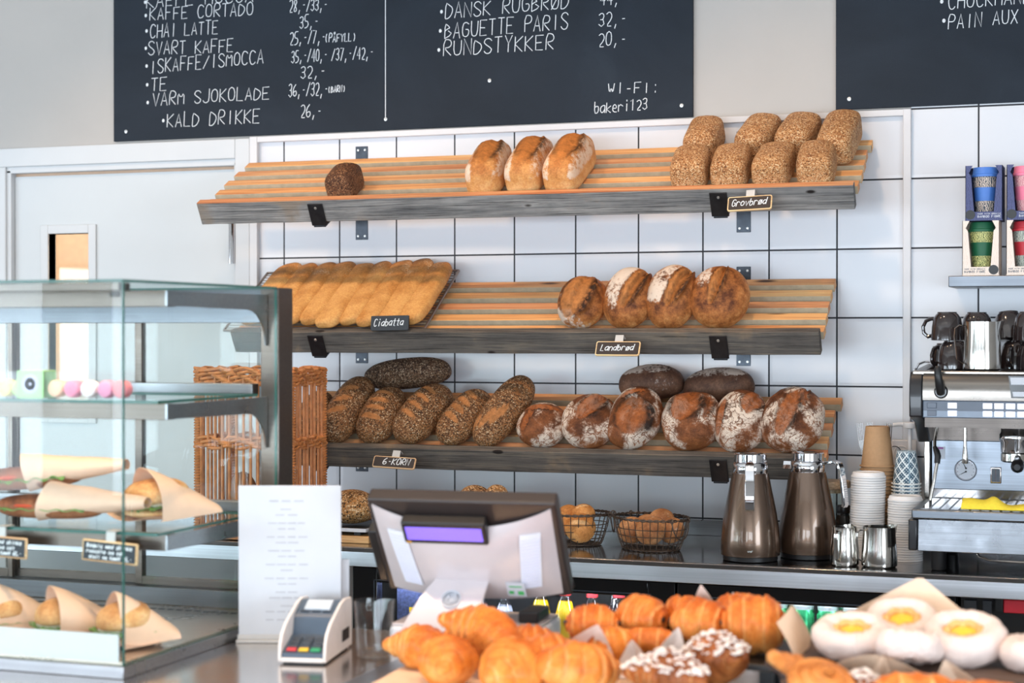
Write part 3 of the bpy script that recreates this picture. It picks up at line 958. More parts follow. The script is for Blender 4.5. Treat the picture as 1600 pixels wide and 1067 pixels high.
for i, x in enumerate((1.428, 1.590, 1.706, 1.826)):
    me = loaf_mesh('grain_loaf', 'oat_crust', (0.050, 0.052, 0.054, 0.052)[i], 0.085 if i < 3 else 0.105, 0.050, 31 + i, 0.38, 0.38, 0.6, 0.34, 0.03, 12, flour=lambda x, y, z, n: 0.30 + 0.2 * n + 0.3 * (z > 0.1) - 0.25 * (x > 0.8))
    shelf_loaf('grain_loaf', me, names[i] + ' of the four oat-topped tin loaves in the back row', 1, x, (0.155, 0.155, 0.155, 0.195)[i], (3, 0, (0, -10, -8, -3)[i]), 'oat topped loaves on the top shelf', 0.004)

# middle shelf: ciabattas on a wire rack leaning on the slats
th = thing('cooling_rack', 'steel wire cooling rack under the row of ciabattas', 'rack', tuple(on_slope(2, 0.3, 0.325, 0.006)))
RA = R(33)
b = B()
ru = Vector((0, math.cos(RA), math.sin(RA)))
for xx in (-0.35, 0.322):
    b.tube([(xx, 0, 0.004), (xx, 0.345 * ru.y, 0.345 * ru.z + .004)], 0.004, 8)
b.tube([(-0.35, 0, 0.004), (0.322, 0, 0.004)], 0.004, 8).tube([(-0.35, .345 * ru.y, .345 * ru.z + .004), (0.322, .345 * ru.y, .345 * ru.z + .004)], 0.004, 8)
part('rim', b, 'rack_wire', th)
b = B()
for q in range(1, 22):
    d = 0.345 * q / 22
    b.tube([(-0.35, d * ru.y, d * ru.z + .004), (0.322, d * ru.y, d * ru.z + .004)], 0.0016, 6)
part('wires', b, 'rack_wire', th)
rack_m = Matrix(((1, 0, 0), (0, math.cos(RA), -math.sin(RA)), (0, math.sin(RA), math.cos(RA))))
rack_o = Vector(th.location) + Vector((0, 0, 0.004))
ordn = ('rightmost', 'second from right', 'third from right', 'fourth from right', 'fifth from right', 'sixth from right', 'seventh from right', 'eighth from right', 'ninth from right')
for i in range(9):
    x = 0.578 - i * 0.0660
    me = loaf_mesh('ciabatta', 'ciabatta_crust', 0.0500, 0.172 + 0.004 * math.sin(i * 2.1), 0.027, 41 + i, 0.7, 0.5, 0.7, 0.0, 0.12, 8, flour=lambda x, y, z, n: 0.30 + 0.45 * sm(y, -.3, .6) + 0.3 * n, bakef=lambda x, y, z, n: 0.15 + .75 * sm(y + .4 * n, -.25, .75), nu=48, nv=64)
    o = link('ciabatta', me)
    W = (rack_m @ Matrix.Rotation(R(2.0 * math.sin(i * 3)), 3, 'Z') @ Matrix.Rotation(R(-10 + 3 * math.sin(i * 1.7)), 3, 'Y')).to_4x4()
    W.translation = rack_o + Vector((x - 0.3, 0, 0)) + rack_m @ Vector((0, 0.166, 0.027))
    o.matrix_world = W
    tag(o, ordn[i] + ' of the flat golden ciabattas lined up on the wire rack', 'bread', 'ciabattas on the wire rack')

# middle shelf: four round farmhouse loaves with one long ear
fl1 = lambda x, y, z, n: 0.80 * sm(.16 + .3 * y - x, -.05, .25) * sm(y + .3 * n, -.75, -.25) * sm(x, -1.05, -.6) + 0.3 * n + 0.12
fl2 = lambda x, y, z, n: 0.15 + 0.3 * n + 0.7 * sm(-y - .3 * x + .2 * n, .5, .9) + 0.5 * sm(-x, .45, .7)
spec = [  # x, half sizes, rot, score, flour, label
    (1.108, (0.076, 0.085, 0.062), (28, 0, -6), (-0.25, -0.85, 0.1, 0.95, 0.046, 0.008, 0.016), fl2, 'leftmost round farmhouse loaf with an open brown crown on the middle shelf'),
    (1.247, (0.076, 0.094, 0.062), (37, 0, -8), (0.12, -0.55, 0.55, 0.95, 0.020, 0.014, 0.022), fl1, 'second farmhouse loaf from the left, floury left of its long ear'),
    (1.374, (0.076, 0.097, 0.062), (39, 0, -8), (0.14, -0.5, 0.55, 0.96, 0.020, 0.014, 0.022), fl1, 'tallest floury farmhouse loaf, third from the left on the middle shelf'),
    (1.512, (0.088, 0.094, 0.066), (38, 0, 4), (-0.20, -0.45, 0.22, 0.96, 0.018, 0.016, 0.022), lambda x, y, z, n: 0.6 * sm(-x, 0, .25) * sm(y, -.3, .2) * sm(x, -.95, -.6) + 0.3 * n + 0.1, 'widest round farmhouse loaf at the right end, mostly brown with a dark cut')]
for i, (x, (a, bb, c), rot, s, f, lab) in enumerate(spec):
    me = loaf_mesh('farmhouse_loaf', 'boule_crust', a, bb, c, 61 + i, 1.0, 0.95, 0.75, 0.0, 0.05, 9, scores=[s], flour=f, nu=96, nv=72)
    shelf_loaf('farmhouse_loaf', me, lab, 2, x, 0.330, rot, 'farmhouse loaves on the middle shelf')

# lowest shelf: seeded loaves
kfl = lambda x, y, z, n: 0.42 + 0.35 * n
def cuts(n, y0, y1, w, ang, xr=0.5):
    out = []
    for q in range(n):
        y = y0 + (y1 - y0) * q / max(1, n - 1)
        out.append((-xr, y - ang, xr, y + ang, w, 0.003, 0.004))
    return out
spec = [
    (0.228, (0.055, 0.105, 0.052), (8, 0, 0), cuts(2, -0.4, 0.0, 0.010, -0.12, 0.4), 'seeded loaf half hidden behind the tall wicker basket'),
    (0.338, (0.062, 0.128, 0.056), (14, 0, -8), cuts(3, -0.35, 0.35, 0.012, 0.10), 'tall dark seeded loaf beside the wicker basket, two short cuts'),
    (0.458, (0.066, 0.112, 0.058), (9, 0, -4), cuts(4, -0.5, 0.45, 0.0105, -0.03), 'broad seeded loaf with four level cuts, above the 6-KORN sign'),
    (0.590, (0.068, 0.118, 0.058), (10, 0, -16), cuts(4, -0.45, 0.5, 0.009, -0.10), 'shiny brown seeded loaf leaning right, under the lying loaf'),
    (0.728, (0.062, 0.110, 0.056), (9, 0, -18), cuts(4, -0.45, 0.5, 0.011, -0.12), 'seeded loaf tucked half under its taller right neighbour'),
    (0.852, (0.062, 0.138, 0.056), (18, 0, -22), [(-0.1, -0.75, 0.25, -0.2, 0.012, .003, .004), (0.35, -0.6, 0.6, 0.0, 0.011, .003, .004), (-0.5, -0.8, -0.35, -0.45, 0.010, .003, .004)], 'tallest seeded loaf with upright cuts, next to the floury country loaves')]
for i, (x, (a, bb, c), rot, s, lab) in enumerate(spec):
    me = loaf_mesh('seeded_loaf', 'korn_crust', a, bb, c, 71 + i, 0.95, 0.8, 0.8, 0.0, 0.05, 9, scores=s, flour=kfl, nu=80, nv=80)
    shelf_loaf('seeded_loaf', me, lab, 3, x, 0.334, rot, 'seeded loaves on the lowest shelf')
me = loaf_mesh('seeded_loaf', 'korn_dark', 0.058, 0.148, 0.052, 79, 0.95, 0.8, 0.85, 0.0, 0.04, 9, flour=kfl, nu=80, nv=80)
o = link('seeded_loaf', me, None, (0.482, -0.105, 1.376), (R(-6), R(10), R(90 - 3)))
tag(o, 'long dark seeded loaf lying crosswise on top of the other seeded loaves', 'bread', 'seeded loaves on the lowest shelf')

# lowest shelf: floury country loaves
cf = lambda x, y, z, n: 0.62 + 0.55 * n
spec = [
    (0.985, (0.080, 0.072, 0.056), (16, 0, -12), [(-0.8, 0.25, 0.6, 0.5, 0.016, .006, .008), (-0.45, -0.85, -0.25, 0.3, 0.013, .006, .006)], 'leftmost country loaf, low and white with flour'),
    (1.128, (0.082, 0.085, 0.060), (24, 0, 10), [(-0.35, -0.3, 0.6, 0.8, 0.032, .009, .013)], 'country loaf second from left with a wide brown tear'),
    (1.264, (0.080, 0.096, 0.062), (28, 0, -10), [(0.2, -0.75, 0.15, 0.45, 0.050, .008, .012), (-0.6, 0.4, 0.3, 0.8, 0.012, .006, .007)], 'third country loaf from left with a brown blistered face'),
    (1.432, (0.090, 0.095, 0.062), (26, 0, 12), [(-0.35, -0.25, 0.15, 0.85, 0.046, .008, .014), (0.45, -0.3, 0.75, 0.6, 0.013, .006, .007)], 'widest country loaf, floury with a brown open crown'),
    (1.575, (0.080, 0.098, 0.062), (28, 0, 0), [(0.30, 0.0, 0.6, 0.85, 0.030, .007, .010), (-0.7, -.6, -.55, .5, .014, .004, .006)], 'country loaf second from right, floury in its middle'),
    (1.716, (0.090, 0.098, 0.064), (28, 0, -6), [(-0.15, -0.8, 0.12, 0.7, 0.028, .008, .012), (0.40, 0.15, 0.30, 0.95, 0.014, .006, .007)], 'rightmost country loaf behind the coffee pots with two brown tears')]
for i, (x, (a, bb, c), rot, s, lab) in enumerate(spec):
    me = loaf_mesh('country_loaf', 'country_crust', a, bb, c, 81 + i, 1.0, 0.9, 0.8, 0.0, 0.09, 10, scores=s, flour=cf, nu=96, nv=72)
    shelf_loaf('country_loaf', me, lab, 3, x, 0.334, rot, 'country loaves on the lowest shelf')
for i, (x, z, ry, lab) in enumerate(((1.262, 1.352, 6, 'dark country loaf lying on the back row, left one with a pale edge'), (1.470, 1.345, 4, 'dark country loaf lying on the back row, right one with a smooth crust'))):
    me = loaf_mesh('country_loaf', 'country_dark', 0.062, 0.098 + 0.006 * i, 0.058, 91 + i, 1.0, 0.85, 0.8, 0.0, 0.06, 9, scores=[(0.0, -0.6, 0.15, 0.6, 0.02, 0.004, 0.012)] if i == 0 else [], flour=lambda x, y, z, n: 0.5 + 0.4 * (z > 0.55) + 0.4 * n)
    o = link('country_loaf', me, None, (x, -0.085, z), (R(-4), R(ry), R(90 + 2)))
    tag(o, lab, 'bread', 'country loaves on the lowest shelf')

# ------------------------------------------------------------------ back counter
WT = 0.90
M['edge_steel'] = steel('worktop_edge_steel', (182, 185, 190), 0.34)
th = thing('back_counter', 'long stainless steel worktop under the bread shelves', 'counter', (1.4, -0.32, WT))
part('worktop', B().box(-2.4, 2.4, -0.3185, 0.318, -0.012, 0), 'mirror', th, bev=0.001)
part('front_edge', B().prism([(-.3165, .0005), (-.3225, -.052), (-.2985, -.052), (-.2985, .0005)], -2.4, 2.4, mt=Matrix(((0, 1, 0, 0), (1, 0, 0, 0), (0, 0, 1, 0), (0, 0, 0, 1)))), 'edge_steel', th, bev=0.0015)
part('underside', B().box(-2.4, 2.4, -0.298, 0.318, -0.05, -0.013), 'black', th)
part('backsplash', B().box(-2.4, 2.4, 0.300, 0.313, 0.0, 0.046), 'steel', th, bev=0.001)

# ------------------------------------------------------------------ under-counter fridges and drinks
def led(name, c, s):
    return plain(name, (235, 240, 250), 0.4, emit=c, es=s)
M['led'] = led('fridge_light_strip', (235, 240, 255), 45.0)
M['fridge_in'] = plain('fridge_lining', (62, 64, 70), 0.5)


def fridge(label, x0, x1):
    cx, w = (x0 + x1) / 2, (x1 - x0) / 2
    th = thing('fridge', label, 'fridge', (cx, -0.32, 0.06))
    H = 0.782
    b = B().box(-w, -w + .03, -.24, .28, 0, H).box(w - .03, w, -.24, .28, 0, H).box(-w + .03, w - .03, .25, .28, 0, H).box(-w + .03, w - .03, -.24, .25, 0, .05).box(-w + .03, w - .03, -.24, .25, H - .03, H)
    part('cabinet', b, 'black', th)
    part('inner_shelf', B().box(-w + .035, w - .035, -.20, .24, 0.445, 0.452), 'fridge_in', th)
    part('lining', B().box(-w + .031, w - .031, .235, .249, .055, H - .035), 'fridge_in', th)
    part('light_strip', B().box(-w + .06, w - .06, -.215, -.195, H - .040, H - .031), 'led', th)
    f = 0.075
    b = B().box(-w, -w + f, -.285, -.245, 0, H).box(w - f, w, -.285, -.245, 0, H).box(-w + f, w - f, -.285, -.245, 0, f).box(-w + f, w - f, -.285, -.245, H - .042, H)
    dr = part('door', b, 'black_gloss', th, bev=0.002)
    b = B()
    g = 0.066
    for q in ((-w + g, -w + g + .003, f, H - .034), (w - g - .003, w - g, f, H - .034), (-w + g, w - g, H - .036, H - .033)):
        b.box(q[0], q[1], -.2865, -.284, q[2], q[3])
    part('frame_bead', b, 'charcoal', dr)
    part('door_glass', B().box(-w + f, w - f, -.268, -.262, f, H - .042), 'glass', dr)
    return th


fridge('black under-counter fridge full of juice bottles, left one', 0.525, 1.468)
fridge('black under-counter fridge with green cans, right one', 1.474, 2.195)
SH = 0.06 + 0.452 + 0.0005
M['juice'] = plain('yellow_juice', (244, 198, 20), 0.25, var=0.04, coat=0.6)
M['berry'] = plain('purple_smoothie', (62, 46, 92), 0.25, var=0.1, coat=0.6)
M['amber'] = plain('golden_juice', (196, 150, 60), 0.25, var=0.08, coat=0.6)
M['redcap'] = plain('red_cap', (206, 60, 66), 0.4)
M['pet'] = glass('clear_bottle_plastic', (0.97, 0.97, 0.99), 0.02, 2.2)
M['can_green'] = plain('green_can', (36, 128, 82), 0.25, 0.6, var=0.5, scale=90)
M['can_top'] = plain('pale_can_top', (206, 214, 218), 0.3, 0.8)


def bottle(label, x, y, h, r, fill, mat, capm, group):
    t_ = thing('juice_bottle', label, 'bottle', (x, y, SH), group=group)
    pr = [(r * .9, 0), (r, .01), (r, h * .60), (r * .96, h * .68), (r * .62, h * .84), (r * .42, h * .90), (r * .42, h * .95)]
    part('plastic', B().lathe(pr, 28), 'pet', t_)
    jp = [(r * .88, .004)] + [(q * .965, z) for q, z in pr[1:] if z <= h * fill]
    if jp[-1][1] < h * fill:
        jp.append((r * (0.96 - 0.36 * max(0, fill - .68) / .16) * .96, h * fill))
    part('juice', B().lathe(jp, 28), mat, t_)
    part('cap', B().lathe([(r * .48, h * .92), (r * .5, h * .925), (r * .5, h), (r * .44, h + .002)], 20), capm, t_)
    return t_


bottle('yellow juice bottle, left one of the two beside the till', 1.052, -.49, .285, .034, .86, 'juice', 'redcap', 'juice bottles in the fridge')
bottle('yellow juice bottle, right one of the two beside the till', 1.124, -.49, .285, .034, .86, 'juice', 'redcap', 'juice bottles in the fridge')
bottle('golden juice bottle with a clear neck, beside the yellow ones', 1.196, -.47, .280, .034, .60, 'amber', 'redcap', 'juice bottles in the fridge')
bottle('half hidden golden juice bottle in the second row', 1.240, -.39, .280, .034, .62, 'amber', 'redcap', 'juice bottles in the fridge')
bottle('purple smoothie bottle with red cap, left of two', 1.274, -.47, .284, .034, .70, 'berry', 'redcap', 'juice bottles in the fridge')
bottle('purple smoothie bottle with red cap, right of two', 1.346, -.47, .286, .034, .70, 'berry', 'redcap', 'juice bottles in the fridge')
M['water'] = plain('pale_label', (196, 202, 226), 0.2, 0.3, var=0.4, scale=60)
bottle('silvery white drink bottle seen under the till screen, left one', 0.862, -.47, .262, .034, .84, 'water', 'charcoal', 'juice bottles in the fridge')
bottle('silvery white drink bottle seen under the till screen, right one', 0.936, -.47, .262, .034, .84, 'water', 'charcoal', 'juice bottles in the fridge')
M['bluebag'] = plain('speckled_blue_pouch', (74, 82, 120), 0.3, var=0.5, scale=140)
t_ = thing('drink_carton', 'speckled blue carton with a yellow stripe behind the drinking glass', 'carton', (0.665, -.47, SH))
part('carton', B().box(-.05, .05, -.03, .03, 0, .27), 'bluebag', t_, bev=0.004)
part('stripe', B().box(-.01, .0503, -.0306, .0303, .19, .205), 'juice', t_)
for i, (x, y) in enumerate(((1.652, -.47), (1.716, -.47), (1.752, -.40), (1.786, -.47), (1.852, -.47), (1.884, -.40), (1.918, -.47), (1.985, -.47))):
    lab = ('first', 'second', 'third, set further back,', 'fourth', 'fifth', 'sixth, set further back,', 'seventh', 'eighth')[i]
    t_ = thing('drink_can', lab + ' green can counted from the left in the right fridge', 'can', (x, y, SH), group='green cans in the right fridge')
    part('can_body', B().lathe([(.024, 0), (.031, .006), (.031, .245), (.027, .258)], 24), 'can_green', t_)
    part('can_top', B().lathe([(.0272, .2575), (.0285, .268), (.0265, .270), (.0255, .264), (.0001, .263)], 24), 'can_top', t_)
th = thing('dishwasher', 'dark grey under-counter machine at the right end with a red panel', 'dishwasher', (2.75, -0.32, 0.06))
part('body', B().box(-.545, .5, -.26, .28, 0, .782), 'black', th)
M['darkgrey'] = plain('dark_grey_metal', (58, 60, 64), 0.4, 0.4)
M['red'] = plain('red_plastic', (206, 44, 58), 0.4)
part('post', B().box(-.535, -.505, -.285, -.262, 0, .775).box(-.49, -.468, -.28, -.262, 0, .775), 'darkgrey', th)
part('red_panel', B().box(-.44, .48, -.285, -.262, .748, .782), 'red', th, bev=0.003)
part('panel_clip', B().box(-.458, -.4405, -.29, -.262, .752, .784), 'black', th)

# ------------------------------------------------------------------ coffee pots
M['bronze'] = plain('bronze_lacquer', (112, 92, 78), 0.26, 0.85, coat=0.6, var=0.04, scale=220)


def coffee_pot(label, x, y, ang):
    th = thing('coffee_pot', label, 'coffee pot', (x, y, WT + .0005), ang, 'bronze coffee pots')
    part('base', B().lathe([(.070, 0), (.073, .002), (.073, .013), (.06, .014)], 48), 'black', th)
    part('body', B().lathe([(.074, .0125), (.0785, .0145), (.0800, .03), (.0790, .055), (.0755, .09), (.0695, .128), (.0625, .165), (.0560, .196), (.0510, .220), (.0485, .231), (.0455, .2325)], 64), 'bronze', th)
    part('collar', B().lathe([(.0450, .231), (.0462, .234), (.0462, .256), (.0445, .2585)], 48).prism([(-.018, .238), (.018, .238), (.013, .258), (-.013, .258)], .040, .066, mt=Matrix.Identity(4)), 'chrome', th)
    part('lid', B().lathe([(.0001, .2745), (.030, .2755), (.0385, .281), (.0415, .2835), (.0435, .2815), (.0435, .262), (.040, .2575), (.0001, .2575)], 48), 'chrome', th)
    hp = [(0, -.040, .252), (0, -.058, .258), (0, -.080, .262), (0, -.094, .256), (0, -.100, .240), (0, -.105, .210), (0, -.109, .180), (0, -.112, .150), (0, -.108, .142)]
    b = B()
    n = len(hp)
    vs, fs = [], []
    for i, p in enumerate(hp):
        a, c = Vector(hp[max(0, i - 1)]), Vector(hp[min(n - 1, i + 1)])
        tg = (c - a).normalized()
        nn = tg.cross(Vector((1, 0, 0))).normalized()
        w = .0125 if i > 2 else .010
        for sx_, sn in ((-1, -1), (1, -1), (1, 1), (-1, 1)):
            vs.append(Vector(p) + Vector((w * sx_, 0, 0)) + nn * .0045 * sn)
    for i in range(n - 1):
        for j in range(4):
            fs.append((i * 4 + j, i * 4 + (j + 1) % 4, i * 4 + 4 + (j + 1) % 4, i * 4 + 4 + j))
    fs += [(3, 2, 1, 0), (n * 4 - 4, n * 4 - 3, n * 4 - 2, n * 4 - 1)]
    b.add(vs, fs)
    part('handle', b, 'chrome', th, bev=0.002)
    b = lettering(B(), 'WMF', -.0065, .028, .0065, .028, .005, -.0803, .0006, 0.02, 3, 0.3)
    part('emblem', b, 'screw', th)
    return th


coffee_pot('bronze coffee pot with chrome handle turned to the front, left one', 1.651, -0.512, R(11))
coffee_pot('bronze coffee pot with chrome handle on its right, right one', 1.787, -0.412, R(72))

# milk pitchers
def pitcher(label, x, y, z, rb, rt, h, ang, seed=0, group='steel milk pitchers'):
    th = thing('milk_pitcher', label, 'pitcher', (x, y, z), ang, group)
    pr = [(rb * .90, 0), (rb, .004), (rb * 1.01, h * .18), (rb * .97, h * .45), (rt, h * .8), (rt * 1.0, h)]
    b = B().shell(pr, .0012, 48)
    vs = b.v
    for i, p in enumerate(vs):                           # pull the lip out into a spout
        if p[2] > h * .72 and p[1] > 0 and abs(p[0]) < rt * .5:
            k = ((p[2] / h - .72) / .28) * (1 - abs(p[0]) / (rt * .5))
            vs[i] = (p[0], p[1] + .012 * k, p[2] + .004 * k)
    part('jug', b, 'polished', th)
    hp = [(0, -rt * .98, h * .92), (0, -rt - .012, h * .93), (0, -rt - .024, h * .86), (0, -rt - .026, h * .70), (0, -rt - .022, h * .42), (0, -rb - .016, h * .22), (0, -rb * .98, h * .12)]
    part('handle', B().tube(hp, [.006, .006, .0062, .0062, .006, .0055, .005], 8, flat=(0, 1, 0.3)), 'polished', th)
    return th


pitcher('smaller steel milk pitcher beside the right coffee pot', 1.905, -0.535, WT, .038, .033, .100, R(-14))
pitcher('wider steel milk pitcher, second from the coffee pots', 1.995, -0.535, WT, .046, .042, .104, R(-52))

# stacks of paper lids and cups
M['lid'] = plain('white_lid_plastic', (236, 232, 230), 0.42, var=0.01)
lid_b = B().lathe([(.0456, 0), (.0464, .0008), (.0464, .0045), (.0440, .0060), (.0425, .012), (.0405, .0145), (.0385, .0145), (.0375, .012), (.0001, .011)], 36, cap=False)
lid_me = lid_b.mesh('lid_disc', [M['lid']])


def lid_stack(n, x, y, pitch, label, group, lean):
    r_ = random.Random(n)
    for i in range(n):
        o = link('lid_disc', lid_me, None, (x + lean[0] * i + r_.uniform(-.0006, .0006), y + lean[1] * i + r_.uniform(-.0006, .0006), WT + .0003 + i * pitch), (0, 0, r_.uniform(0, 6)))
        tag(o, 'white plastic cup lid, topmost of ' + label if i == n - 1 else 'white plastic cup lid below the topmost one of ' + label, 'lid', group)


lid_stack(34, 1.938, -0.375, .0066, 'the tall stack behind the small pitcher', 'lids in the tall stack', (.0002, 0))
lid_stack(25, 2.043, -0.385, .0066, 'the shorter stack beside the espresso machine', 'lids in the shorter stack', (0, 0))
M['brown_cup'] = plain('brown_paper_cup', (178, 140, 102), 0.75, var=0.05, scale=120)
t = NT('blue_tile_pattern_cup')
uv = t.co((1, 1, 1), out='UV')
sp = t.n('SeparateXYZ', {'Vector': uv})
def sn(s, k, ph=0.0):
    return t.math('SINE', t.math('ADD', t.math('MULTIPLY', s, k), ph))
uu, vv = sp.outputs[0], sp.outputs[1]
a_ = t.math('MULTIPLY', sn(uu, 50.27), sn(vv, 94.2))
b_ = t.math('MULTIPLY', sn(uu, 150.8, 0.8), sn(vv, 282.6, 0.8))
c_ = t.math('MULTIPLY', sn(uu, 100.5, 1.57), sn(vv, 188.4, 1.57))
pat = t.step(t.math('ADD', t.math('ADD', a_, b_), t.math('MULTIPLY', c_, 0.8)), -0.12, 0.12)
seam = t.step(t.math('ABSOLUTE', sn(uu, 12.57)), 0.10, 0.05)
t.p(Base_Color=t.mix(seam, t.mix(pat, rgb(62, 92, 112), rgb(224, 232, 234)), rgb(120, 156, 176)), Roughness=0.6)
M['tile_cup'] = t.m
M['cup_rim'] = plain('white_cup_rim', (232, 236, 236), 0.5)


def cup_stack(n, x, y, pitch, rt, rb, h, mat, rim, label, group, name='paper_cup', topmost=''):
    """paper cups standing mouth down, nested"""
    up = B().lathe([(rt * .995, .004), (rb, h - .004), (rb * .97, h), (rb * .93, h), (rb * .93, h - .006), (.0001, h - .006)], 40, uv=True, cap=False)
    body = up.mesh('cup_body', [M[mat]])
    rb_ = B().tube([((rt + .0020) * math.cos(2 * math.pi * q / 36), (rt + .0020) * math.sin(2 * math.pi * q / 36), .0028) for q in range(36)], .0022, 8, closed=True)
    rim_me = rb_.mesh('cup_rim', [M[rim]])
    for i in range(n):
        e = thing(name, topmost if i == n - 1 else label, 'cup', (x, y, WT + .0003 + i * pitch), i * 1.3 if mat == 'brown_cup' else 0.35, group)
        link('cup_body', body, e)
        link('rim', rim_me, e)


cup_stack(24, 1.950, -0.245, .0103, .0445, .0325, .112, 'brown_cup', 'brown_cup', 'brown paper cup below the topmost one, nested mouth down behind the lids', 'brown paper cups in the stack', topmost='brown paper cup on top of the stack, showing its whole wall')
cup_stack(22, 2.033, -0.280, .0092, .0370, .0262, .092, 'tile_cup', 'cup_rim', 'blue patterned paper cup below the topmost one, nested beside the espresso machine', 'patterned paper cups in the stack', topmost='blue and white patterned paper cup on top of its stack')

# syrup pump bottle, socket, jar, dark bottle, cutlery
th = thing('pump_bottle', 'white syrup pump bottle behind the patterned cups', 'bottle', (2.020, -0.100, WT))
part('bottle', B().lathe([(.030, 0), (.034, .004), (.034, .19), (.028, .215), (.014, .225), (.014, .245)], 28), 'lid', th)
part('pump_head', B().lathe([(.006, .24), (.006, .335), (.019, .337), (.020, .340), (.020, .351), (.018, .353), (.0001, .353)], 28).tube([(0, 0, .347), (-.03, -.005, .347), (-.052, -.008, .344), (-.066, -.010, .335)], [.006, .0055, .005, .004], 10), 'lid', th)
th = thing('wall_socket', 'white double wall socket on the panel behind the cup stacks', 'socket', (1.997, -0.0245, 1.15))
part('plate', B().box(-.036, .036, -.012, 0, -.05, .05), 'trimwhite', th, bev=0.004)
part('socket_face', B().lathe([(.022, 0), (.022, .003), (.019, .003), (.018, .0005), (.0001, .0005)], 28, mt=Matrix.Translation((-.008, -.012, .012)) @ Matrix.Rotation(R(90), 4, 'X')), 'lid', th)
part('earth_clip', B().tube([(-.026 + .018 * math.sin(a * .2), -.0155, .012 + .019 * math.cos(a * .2)) for a in range(-2, 8)], .0012, 6), 'black', th)
th = thing('storage_jar', 'glass storage jar with pale wooden lid, behind the right coffee pot', 'jar', (1.815, -0.200, WT))
part('jar', B().shell([(.044, 0), (.047, .004), (.047, .168)], .002, 36), 'glass', th)
part('contents', B().lathe([(.042, .004), (.0435, .008), (.0435, .05), (.03, .056), (.0001, .054)], 28), 'cork', th)
part('lid', B().lathe([(.043, .158), (.043, .171), (.0535, .172), (.0540, .176), (.0540, .188), (.0525, .191), (.0001, .191)], 40), 'cork', th)
th = thing('dark_bottle', 'dark bottle with black cap and gold hexagon label beside the coffee pots', 'bottle', (1.862, -0.275, WT))
M['bottle_dark'] = plain('near_black_glass', (28, 30, 30), 0.15, coat=0.5)
part('body', B().lathe([(.032, 0), (.036, .004), (.036, .058), (.018, .100), (.0165, .104), (.0165, .110)], 8, mt=Matrix.Rotation(R(22.5), 4, 'Z')), 'bottle_dark', th)
part('cap', B().lathe([(.018, .108), (.019, .110), (.019, .128), (.018, .130)], 28), 'black', th)
M['gold'] = plain('gold_label', (204, 158, 66), 0.35, 0.5)
part('label', B().prism([(.0095 * math.cos(R(60 * q + 30)), .066 + .0115 * math.sin(R(60 * q + 30))) for q in range(6)], -.0375, -.0322), 'gold', th)
th = thing('cutlery_glass', 'ribbed glass with forks half hidden behind the brown cups', 'glass', (1.925, -0.160, WT))
part('tumbler', B().shell([(.034, 0), (.036, .003), (.041, .30 * .75)], .002, 32), 'glass', th)
M['fork_steel'] = plain('fork_steel', (110, 108, 106), 0.25, 0.9)
for i, (dx, an) in enumerate(((-.018, -6), (-.004, -3), (.012, 4))):
    t_ = thing('fork', ('left', 'middle', 'right')[i] + ' one of the steel forks standing behind the brown cups', 'fork', (1.938 + dx * .7, -0.165 + .008 * i, WT + .009), rot=(0, R(an), 0), group='forks in the glass')
    b = B().box(-.003, .003, -.0008, .0008, 0, .27)
    for q in (-.007, -.0023, .0023, .007):
        b.box(q - .0011, q + .0011, -.0008, .0008, .295, .345)
    b.prism([(-.003, .268), (.003, .268), (.008, .285), (.008, .297), (-.008, .297), (-.008, .285)], -.0009, .0009)
    part('fork_body', b, 'fork_steel', t_)

# ------------------------------------------------------------------ espresso machine
EX, EY = 2.42, -0.33
th = thing('espresso_machine', 'steel and black espresso machine with mugs on top, at the right edge', 'espresso machine', (EX, EY, WT))
x = lambda v: v - EX
y = lambda v: v - EY
z = lambda v: v - WT
M['panel_grey'] = plain('control_panel_grey', (74, 84, 100), 0.32)
M['panel_light'] = plain('control_panel_pale', (128, 142, 160), 0.35)
M['lit_button'] = plain('lit_white_button', (240, 242, 252), 0.3, emit=(236, 240, 255), es=0.5)
M['machine_black'] = plain('machine_black_side', (26, 27, 32), 0.3, coat=0.2)
M['machine_dark'] = steel('machine_dark_steel', (84, 78, 74), 0.3)
M['machine_front'] = steel('machine_front_steel', (112, 114, 118), 0.26, smudge=0.2)
M['machine_steel'] = steel('machine_steel', (128, 122, 116), 0.24, smudge=0.16)
M['machine_panel'] = steel('machine_back_panel', (124, 130, 138), 0.34, smudge=0.15)
RX = 2.86
part('top_tray', B().box(x(2.078), x(RX), y(-.53), y(-.12), z(1.398), z(1.4085)), 'machine_steel', th, bev=0.002)
part('tray_rail', B().tube([(x(2.083), y(-.14), z(1.425)), (x(2.083), y(-.30), z(1.428)), (x(2.083), y(-.44), z(1.424)), (x(2.083), y(-.515), z(1.4095))], .0035, 8), 'chrome', th)
b = B()                                                       # curved steel hood
pr = [(-.515, 1.405), (-.530, 1.402), (-.541, 1.392), (-.547, 1.375), (-.549, 1.355), (-.548, 1.334)]
vs = [(x(xx), y(a), z(c)) for xx in (2.106, RX) for a, c in pr] + [(x(xx), y(-.50), z(c)) for xx in (2.106, RX) for c in (1.405, 1.334)]
n = len(pr)
fs = [(i, i + 1, n + i + 1, n + i) for i in range(n - 1)] + [tuple(range(n)) + (2 * n + 1, 2 * n), tuple(range(n, 2 * n)) + (2 * n + 3, 2 * n + 2)]
b.add(vs, fs)
part('hood', b, 'machine_steel', th, ang=50)
cp = part('control_panel', B().box(x(2.106), x(RX), y(-.545), y(-.46), z(1.289), z(1.3335)), 'panel_grey', th, bev=0.002)
part('panel_strip', B().box(x(2.108), x(RX), y(-.5465), y(-.545), z(1.291), z(1.307)), 'panel_light', cp)
